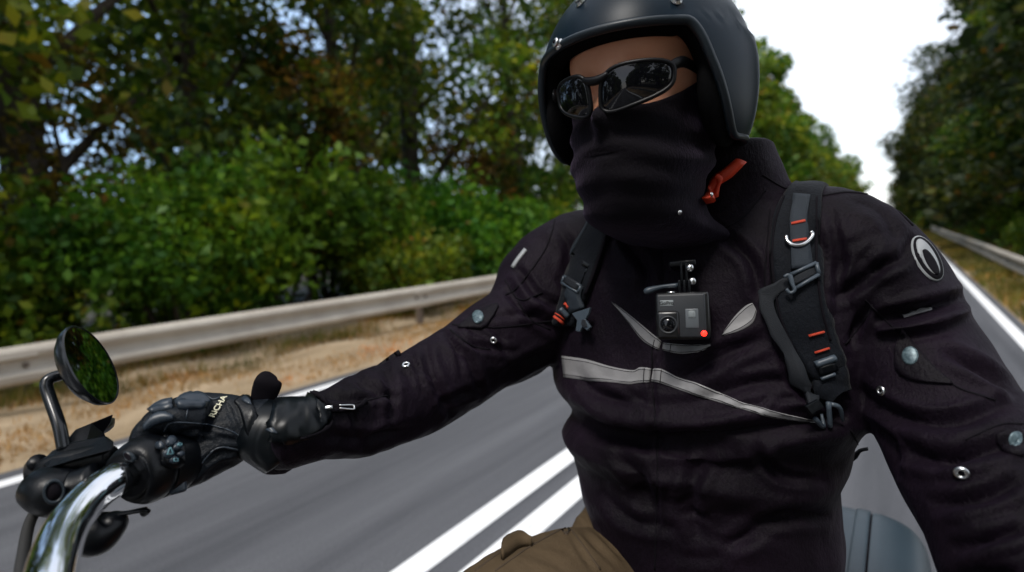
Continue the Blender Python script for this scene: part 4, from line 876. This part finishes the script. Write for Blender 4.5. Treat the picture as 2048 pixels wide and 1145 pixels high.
# ================================================================== CHEST CAMERA
cc, cn = hit(JT, 1365, 632)
vw = CAM-cc; vw /= np.linalg.norm(vw); nn = vw*.9+np.array([0, -1, 0])*.12; nn /= np.linalg.norm(nn)
cc = P(1365, 632, .592); fr = frame_at(cc, nn, (-.03, 0, 1)); ac = thing('action_camera', cc, 'small boxy action camera clipped to the rider\'s chest with a glowing red light', 'camera')
mk('camera_body', *boxf(fr, -.0300, .0300, -.0275, .0275, -.030, -.001, .004, 3), CAMD, ac); mk('front_plate', *boxf(fr, -.0285, .0255, -.0255, .0255, -.004, .001, .0025, 3), CAMG, ac)
ls = mk('lens_housing', *boxf(fr, -.0295, -.0035, -.0265, .006, -.002, .0045, .004, 3), CAMD, ac); lc = fr[0]-fr[1]*.016-fr[2]*.010
mk('lens_ring', *lathef((lc+fr[3]*.0045, *fr[1:]), [(.0105, -.001), (.0105, .0012), (.009, .0016), (.0085, .0004), (.0002, .0002)], 32), CAMG, ls); mk('lens_glass', *lathef((lc+fr[3]*.005, *fr[1:]), [(.0078, 0), (.0068, .0012), (.004, .002), (.0002, .0023)], 28), LENS, ls)
mk('display', *boxf(fr, .003, .0175, -.0145, .008, 0, .0016, .001), LCD, ac); text('00:12', (fr[0]+fr[1]*.0103+fr[2]*.001+fr[3]*.0019, *fr[1:]), .004, CAMG, ac, 'display_digits') if False else mk('display_icon', *boxf(fr, .0062, .0142, -.002, .0062, .0012, .0021, .0012), LCD2, ac)
mk('logo_plate', *boxf(fr, -.0245, -.0095, .0115, .0185, 0, .0014, .0005), LCD2, ac); text('GoPro', (fr[0]-fr[1]*.017+fr[2]*.015+fr[3]*.0016, *fr[1:]), .0058, CAMD, ac)
lf_ = fr[0]+fr[1]*.0225-fr[2]*.0205; mk('record_light', *lathef((lf_+fr[3]*.0005, *fr[1:]), [(.0033, 0), (.0033, .0008), (.0018, .0016), (.0002, .0018)], 20), LED, ac)
mk('shutter_button', *lathef((fr[0]-fr[1]*.012+fr[2]*.0272-fr[3]*.014, fr[1], fr[3], fr[2]), [(.006, -.001), (.006, .0012), (.005, .0018), (.0003, .0019)], 24), STEEL, ac)
mp = [boxf(fr, a, a+.003, .026, .042, -.022, -.008, .001) for a in (-.004, .0015, .007)]+[boxf(fr, a, a+.003, .036, .062, -.03, -.012, .001) for a in (-.0012, .0043)]+[boxf(fr, -.014, .017, .058, .066, -.06, -.014, .002)]
mk('mount', *cat_(*mp), PLAS, ac)
for hx, hy in ((.012, .040), (.010, .056)): mk('mount_screw', *lathef((fr[0]+fr[1]*hx+fr[2]*hy-fr[3]*.014, *fr[1:]), [(.0045, -.004), (.0045, .002), (.003, .0035), (.0004, .004)], 20), STEEL, ac)
mk('thumb_screw', *tube([(fr[0]-fr[1]*.004+fr[2]*.036-fr[3]*.014).tolist(), (fr[0]-fr[1]*.022+fr[2]*.035-fr[3]*.012).tolist(), (fr[0]-fr[1]*.038+fr[2]*.031-fr[3]*.010).tolist(), (fr[0]-fr[1]*.043+fr[2]*.029-fr[3]*.010).tolist()], [.003, .0024, .0042, .0025], world=True, n=16), GPLAS, ac)

# ================================================================== MOTORCYCLE
bike = thing('motorcycle', (-.27, .6, 0), 'motorcycle under the rider with a chrome handlebar, round mirror and blue grey pannier', 'motorcycle')
hb = mk('handlebar', *tube([(330, 925, .52), (270, 945, .487), (228, 962, .455), (176, 1000, .425), (130, 1062, .39), (104, 1140, .355), (92, 1230, .325), (86, 1400, .27)], .0150, n=60, seg=32), CHROME, bike)
gmid = P(330, 925, .52); end = P(392, 905, .61)
mk('grip', *tube([P(340, 922, .53).tolist(), end.tolist()], [.0165, .0165], world=True, n=14, seg=24), RUBB, bike)
hsv, hsf = loft([(252, 952, .470, 40, 1), (258, 949, .473, 56, 1), (280, 942, .482, 66, 1), (302, 936, .492, 66, 1), (306, 935, .494, 60, 1), (312, 933, .497, 60, 1), (316, 932, .499, 64, 1), (345, 926, .512, 60, 1), (362, 921, .522, 54, 1), (366, 920, .524, 42, 1)], 36, 40)
sh = mk('switch_housing', hsv, hsf, PLAS, bike); SHT = bvh(hsv, hsf)
b_ = mk('switch_panel', *patch(SHT, [(318, 884), (340, 880), (360, 892)], [(322, 930), (344, 938), (362, 930)], .001, .004, nv=8, crown=.002), PLAS, sh); SPT = BODY2 = bvh(*patch(SHT, [(318, 884), (340, 880), (360, 892)], [(322, 930), (344, 938), (362, 930)], .001, .004, nv=8, crown=.002))
for x, y, r in ((322, 892, 8), (341, 885, 10), (353, 895, 8), (336, 908, 10), (346, 921, 8), (359, 910, 6)):
    bt = mk('button', *oval(SPT, x, y, r, r*.9, 0, .001, .002, n=20, m=3, dome=.001), GPLATE, sh)
bar_ = lambda pts: mk('button_symbol', *cat_(*[ribbon(SPT, [pts[i], pts[(i+1) % len(pts)]], .7, off=.0048, th=.0005, nv=3) for i in range(len(pts))]), SYMB, sh)
bar_([(330, 912), (335, 900), (341, 911)]); bar_([(343, 918), (349, 918), (349, 924), (343, 924)]); bar_([(350, 893), (355, 893), (355, 897), (350, 897)])
mk('housing_slot', *oval(SHT, 262, 913, 13, 7, .7, .001, .002, dome=.001), TRIM, sh); mk('slot_hole', *oval(SHT, 261, 912, 9, 4.5, .7, .003, .001), SEAM, sh)
mk('toggle', *boxf(frame_at(P(356, 968, .495), -(P(356, 968, 1)-CAM)), -.008, .007, -.009, .008, -.01, .004, .003, 3), GPLATE, sh)
# brake master cylinder, lever, mirror
rs_ = mk('brake_reservoir', *loft([(78, 946, .49, 14, 1), (100, 936, .492, 24, .8), (150, 925, .495, 27, .8), (200, 916, .497, 27, .8), (224, 912, .495, 20, .8)], 20, 28), PLAS, bike)
def pxplate(poly, th, m, par, nm, bev=.001):
    top = np.array([P(*p) for p in poly]); k = len(top); n = CAM-top.mean(0); n /= np.linalg.norm(n); v = np.concatenate([top, top-n*th]); f = [list(range(k)), list(range(k, 2*k))[::-1]]+[[i, k+i, k+(i+1) % k, (i+1) % k] for i in range(k)]
    o = mk(nm, v, f, m, par, smooth=False); b = o.modifiers.new('b', 'BEVEL'); b.width = bev; b.segments = 3; return o
pxplate([(80, 926, .488), (104, 902, .496), (140, 886, .503), (212, 872, .508), (229, 884, .496), (224, 900, .484), (150, 920, .478), (92, 938, .476)], .010, PLAS, rs_, 'reservoir_lid', .002)
mk('brake_lever', *cat_(tube([(70, 975, .50), (68, 940, .50), (76, 925, .49)], [.007, .008, .008], seg=14), tube([(150, 890, .52), (175, 868, .54), (205, 855, .57), (222, 840, .61)], [.007, .011, .010, .004], seg=16, flat=.6)), PLAS, bike)
pxplate([(128, 888, .505), (150, 860, .52), (182, 847, .53), (226, 829, .55), (222, 846, .548), (208, 864, .54), (214, 882, .52), (170, 893, .505)], .006, PLAS, rs_, 'lever_guard', .0015)
mk('pivot_ball', *lathef(frame_at(P(72, 930, .475), (0, 0, 1)), [(.0006, -.0105), (.006, -.0085), (.0095, -.004), (.0104, 0), (.0095, .004), (.006, .0085), (.0006, .0105)], 24), PLAS, rs_)
mk('master_cylinder', *loft([(80, 975, .475, 40, 1), (108, 985, .47, 46, 1), (150, 985, .475, 44, 1), (200, 965, .48, 40, 1)], 16, 24), PLAS, bike)
c_ = P(108, 984, .45); fr_ = frame_at(c_, CAM-c_); mk('cylinder_collar', *ringf(fr_, .0085, .0016, 28, .75, 1.1), TRIM, bike); mk('cylinder_bore', *lathef(fr_, [(.0078, -.004), (.0078, .0002), (.0002, .0003)], 24, .75, 1.1), SEAM, bike)
mk('lower_clamp', *loft([(150, 1085, .47, 22, 1), (190, 1070, .47, 42, 1), (225, 1045, .475, 30, 1), (232, 1030, .475, 14, 1)], 14, 22), PLAS, bike)
mk('brake_hose', *tube([(90, 1000, .48), (62, 1040, .47), (48, 1100, .45), (40, 1180, .42), (60, 1300, .38)], .0045, n=40), RUBB, bike)
mk('lower_lever', *tube([(225, 1030, .48), (255, 1026, .478), (292, 1020, .48), (285, 1030, .482)], [.004, .003, .004, .003], n=16, flat=.6), PLAS, bike)
mc = P(180, 732, .545); vw = CAM-mc; vw /= np.linalg.norm(vw); rt = B[:, 0]; up_ = B[:, 1]
mi = rt*.93+up_*.36; mi -= vw*np.dot(mi, vw); mi /= np.linalg.norm(mi); mn = vw*.37+mi*.93; mn /= np.linalg.norm(mn)
frm = frame_at(mc, mn); rM = .0455
mir = mk('mirror', *lathef(frm, [(.004, -.018), (.022, -.0165), (.036, -.0115), (.0435, -.005), (rM, .0), (rM+.0003, .002), (rM-.0008, .0032), (rM-.002, .003), (rM-.002, .001)], 56), PAINT, bike); sharp(mir, 50)
mk('mirror_glass', *lathef((mc+mn*.0005, *frm[1:]), [(rM-.002, .0), (rM-.0022, .002), (.03, .0023), (.015, .0025), (.0005, .0026)], 56), MIRR, mir); sharp(bpy.data.objects['mirror_glass'], 12)
mk('mirror_stem', *tube([P(128, 900, .50).tolist(), P(118, 850, .507).tolist(), P(99, 795, .518).tolist(), P(93, 770, .522).tolist(), P(104, 756, .527).tolist(), (mc-mn*.016).tolist()], .0056, world=True, n=40, seg=16), PAINT, mir)
# left side of the bar, risers, tank, seat (below and beside the picture)
W = lambda *a: [list(x) for x in a]
p0 = P(86, 1400, .27)
mk('handlebar_riser', *tube(W(p0, p0+[-.02, -.03, -.06], (-.27, -.12, .96), (-.27, -.14, .9)), .015, world=True, n=30, seg=18), CHROME, bike)
mk('handlebar', *tube(W((-.27, -.12, .96), (-.16, -.10, .97), (-.06, -.04, 1.0), (.0, .06, 1.04), (.05, .13, 1.06), (.13, .26, 1.055)), .0135, world=True, n=40, seg=18), CHROME, bike)
def blob(rows, seg=32):
    q = interp(rows, 20); rings = []; t = np.linspace(0, 2*math.pi, seg, endpoint=False)
    for y, z, a, b in q: rings.append(np.stack([-.27+a*np.sign(np.cos(t))*np.abs(np.cos(t))**.8, np.full(seg, y), z+b*np.sign(np.sin(t))*np.abs(np.sin(t))**.8], 1))
    return rings_mesh(rings)
mk('fuel_tank', *blob([(-.12, .78, .05, .05), (-.02, .80, .12, .09), (.15, .79, .15, .11), (.32, .75, .11, .09), (.42, .71, .06, .05)]), PAINT, bike)
mk('seat', *blob([(.36, .66, .07, .03), (.55, .655, .14, .05), (.8, .66, .16, .055), (1.05, .68, .12, .05), (1.25, .70, .10, .04)]), SEATM, bike)
mk('engine', *blob([(-.02, .38, .08, .10), (.1, .38, .17, .18), (.35, .36, .18, .18), (.5, .36, .08, .1)]), PLAS, bike)
mk('frame', *cat_(tube(W((-.27, -.2, .85), (-.27, .1, .66), (-.27, .9, .58), (-.27, 1.3, .6)), .025, world=True), tube(W((-.27, -.2, .85), (-.27, -.1, .3), (-.27, .5, .18), (-.27, .9, .3)), .022, world=True), tube(W((-.33, -.2, .9), (-.33, -.5, .32)), .02, world=True), tube(W((-.21, -.2, .9), (-.21, -.5, .32)), .02, world=True)), PAINT, bike)
for y in (-.5, 1.15):
    fr_ = (np.array([-.27, y, .31]), np.array([0, 1., 0]), np.array([0, 0, 1.]), np.array([1., 0, 0]))
    wl = mk('wheel', *cat_(ringf(fr_, .215, .012, 48), ringf(fr_, .03, .02, 24), *[tube(W(fr_[0], fr_[0]+[0, .215*math.cos(a), .215*math.sin(a)]), .007, world=True, n=3, seg=8) for a in np.arange(0, 6.28, 6.2832/9)]), CHROME, bike)
    mk('tyre', *ringf(fr_, .262, .05, 56), RUBB, wl)
# panniers
def pannier(cx):
    c0 = np.array([cx, 1.27, .420]); t = np.linspace(0, 2*math.pi, 64, endpoint=False); ct, st = np.cos(t), np.sin(t)
    def part(name, prof, m, par):
        q = interp(prof, max(6, len(prof)*4)) if len(prof) > 3 else np.array(prof, float)
        rg = [np.stack([np.full(64, c0[0]+x), c0[1]+.02+.222*s*np.sign(ct)*np.abs(ct)**.45, c0[2]+.17*s*np.sign(st)*np.abs(st)**.45], 1) for x, s in q]
        return sharp(mk(name, *rings_mesh(rg), m, par), 50)
    p = part('pannier', [(-.118, .70), (-.112, .88), (-.095, .965), (-.04, 1.0), (.008, 1.005)], PANN, bike)
    part('lid_rim', [(.008, 1.0), (.010, 1.022), (.034, 1.022), (.036, 1.0)][0:4], PANN, p); part('lid_seam', [(.036, .992), (.041, .992)], SEAM, p)
    part('pannier_lid', [(.041, 1.012), (.06, 1.012), (.09, .985), (.118, .92), (.140, .79), (.150, .60), (.153, .3)], PANN, p)
    fr_ = (c0, *world_fr[1:]); mk('latch', *boxf((fr_[0]+[.06, -.203, .02], *world_fr[1:]), -.018, .018, -.012, .004, -.03, .03, .004, 3), PLAS, p)
pannier(-.078); pannier(-.55)
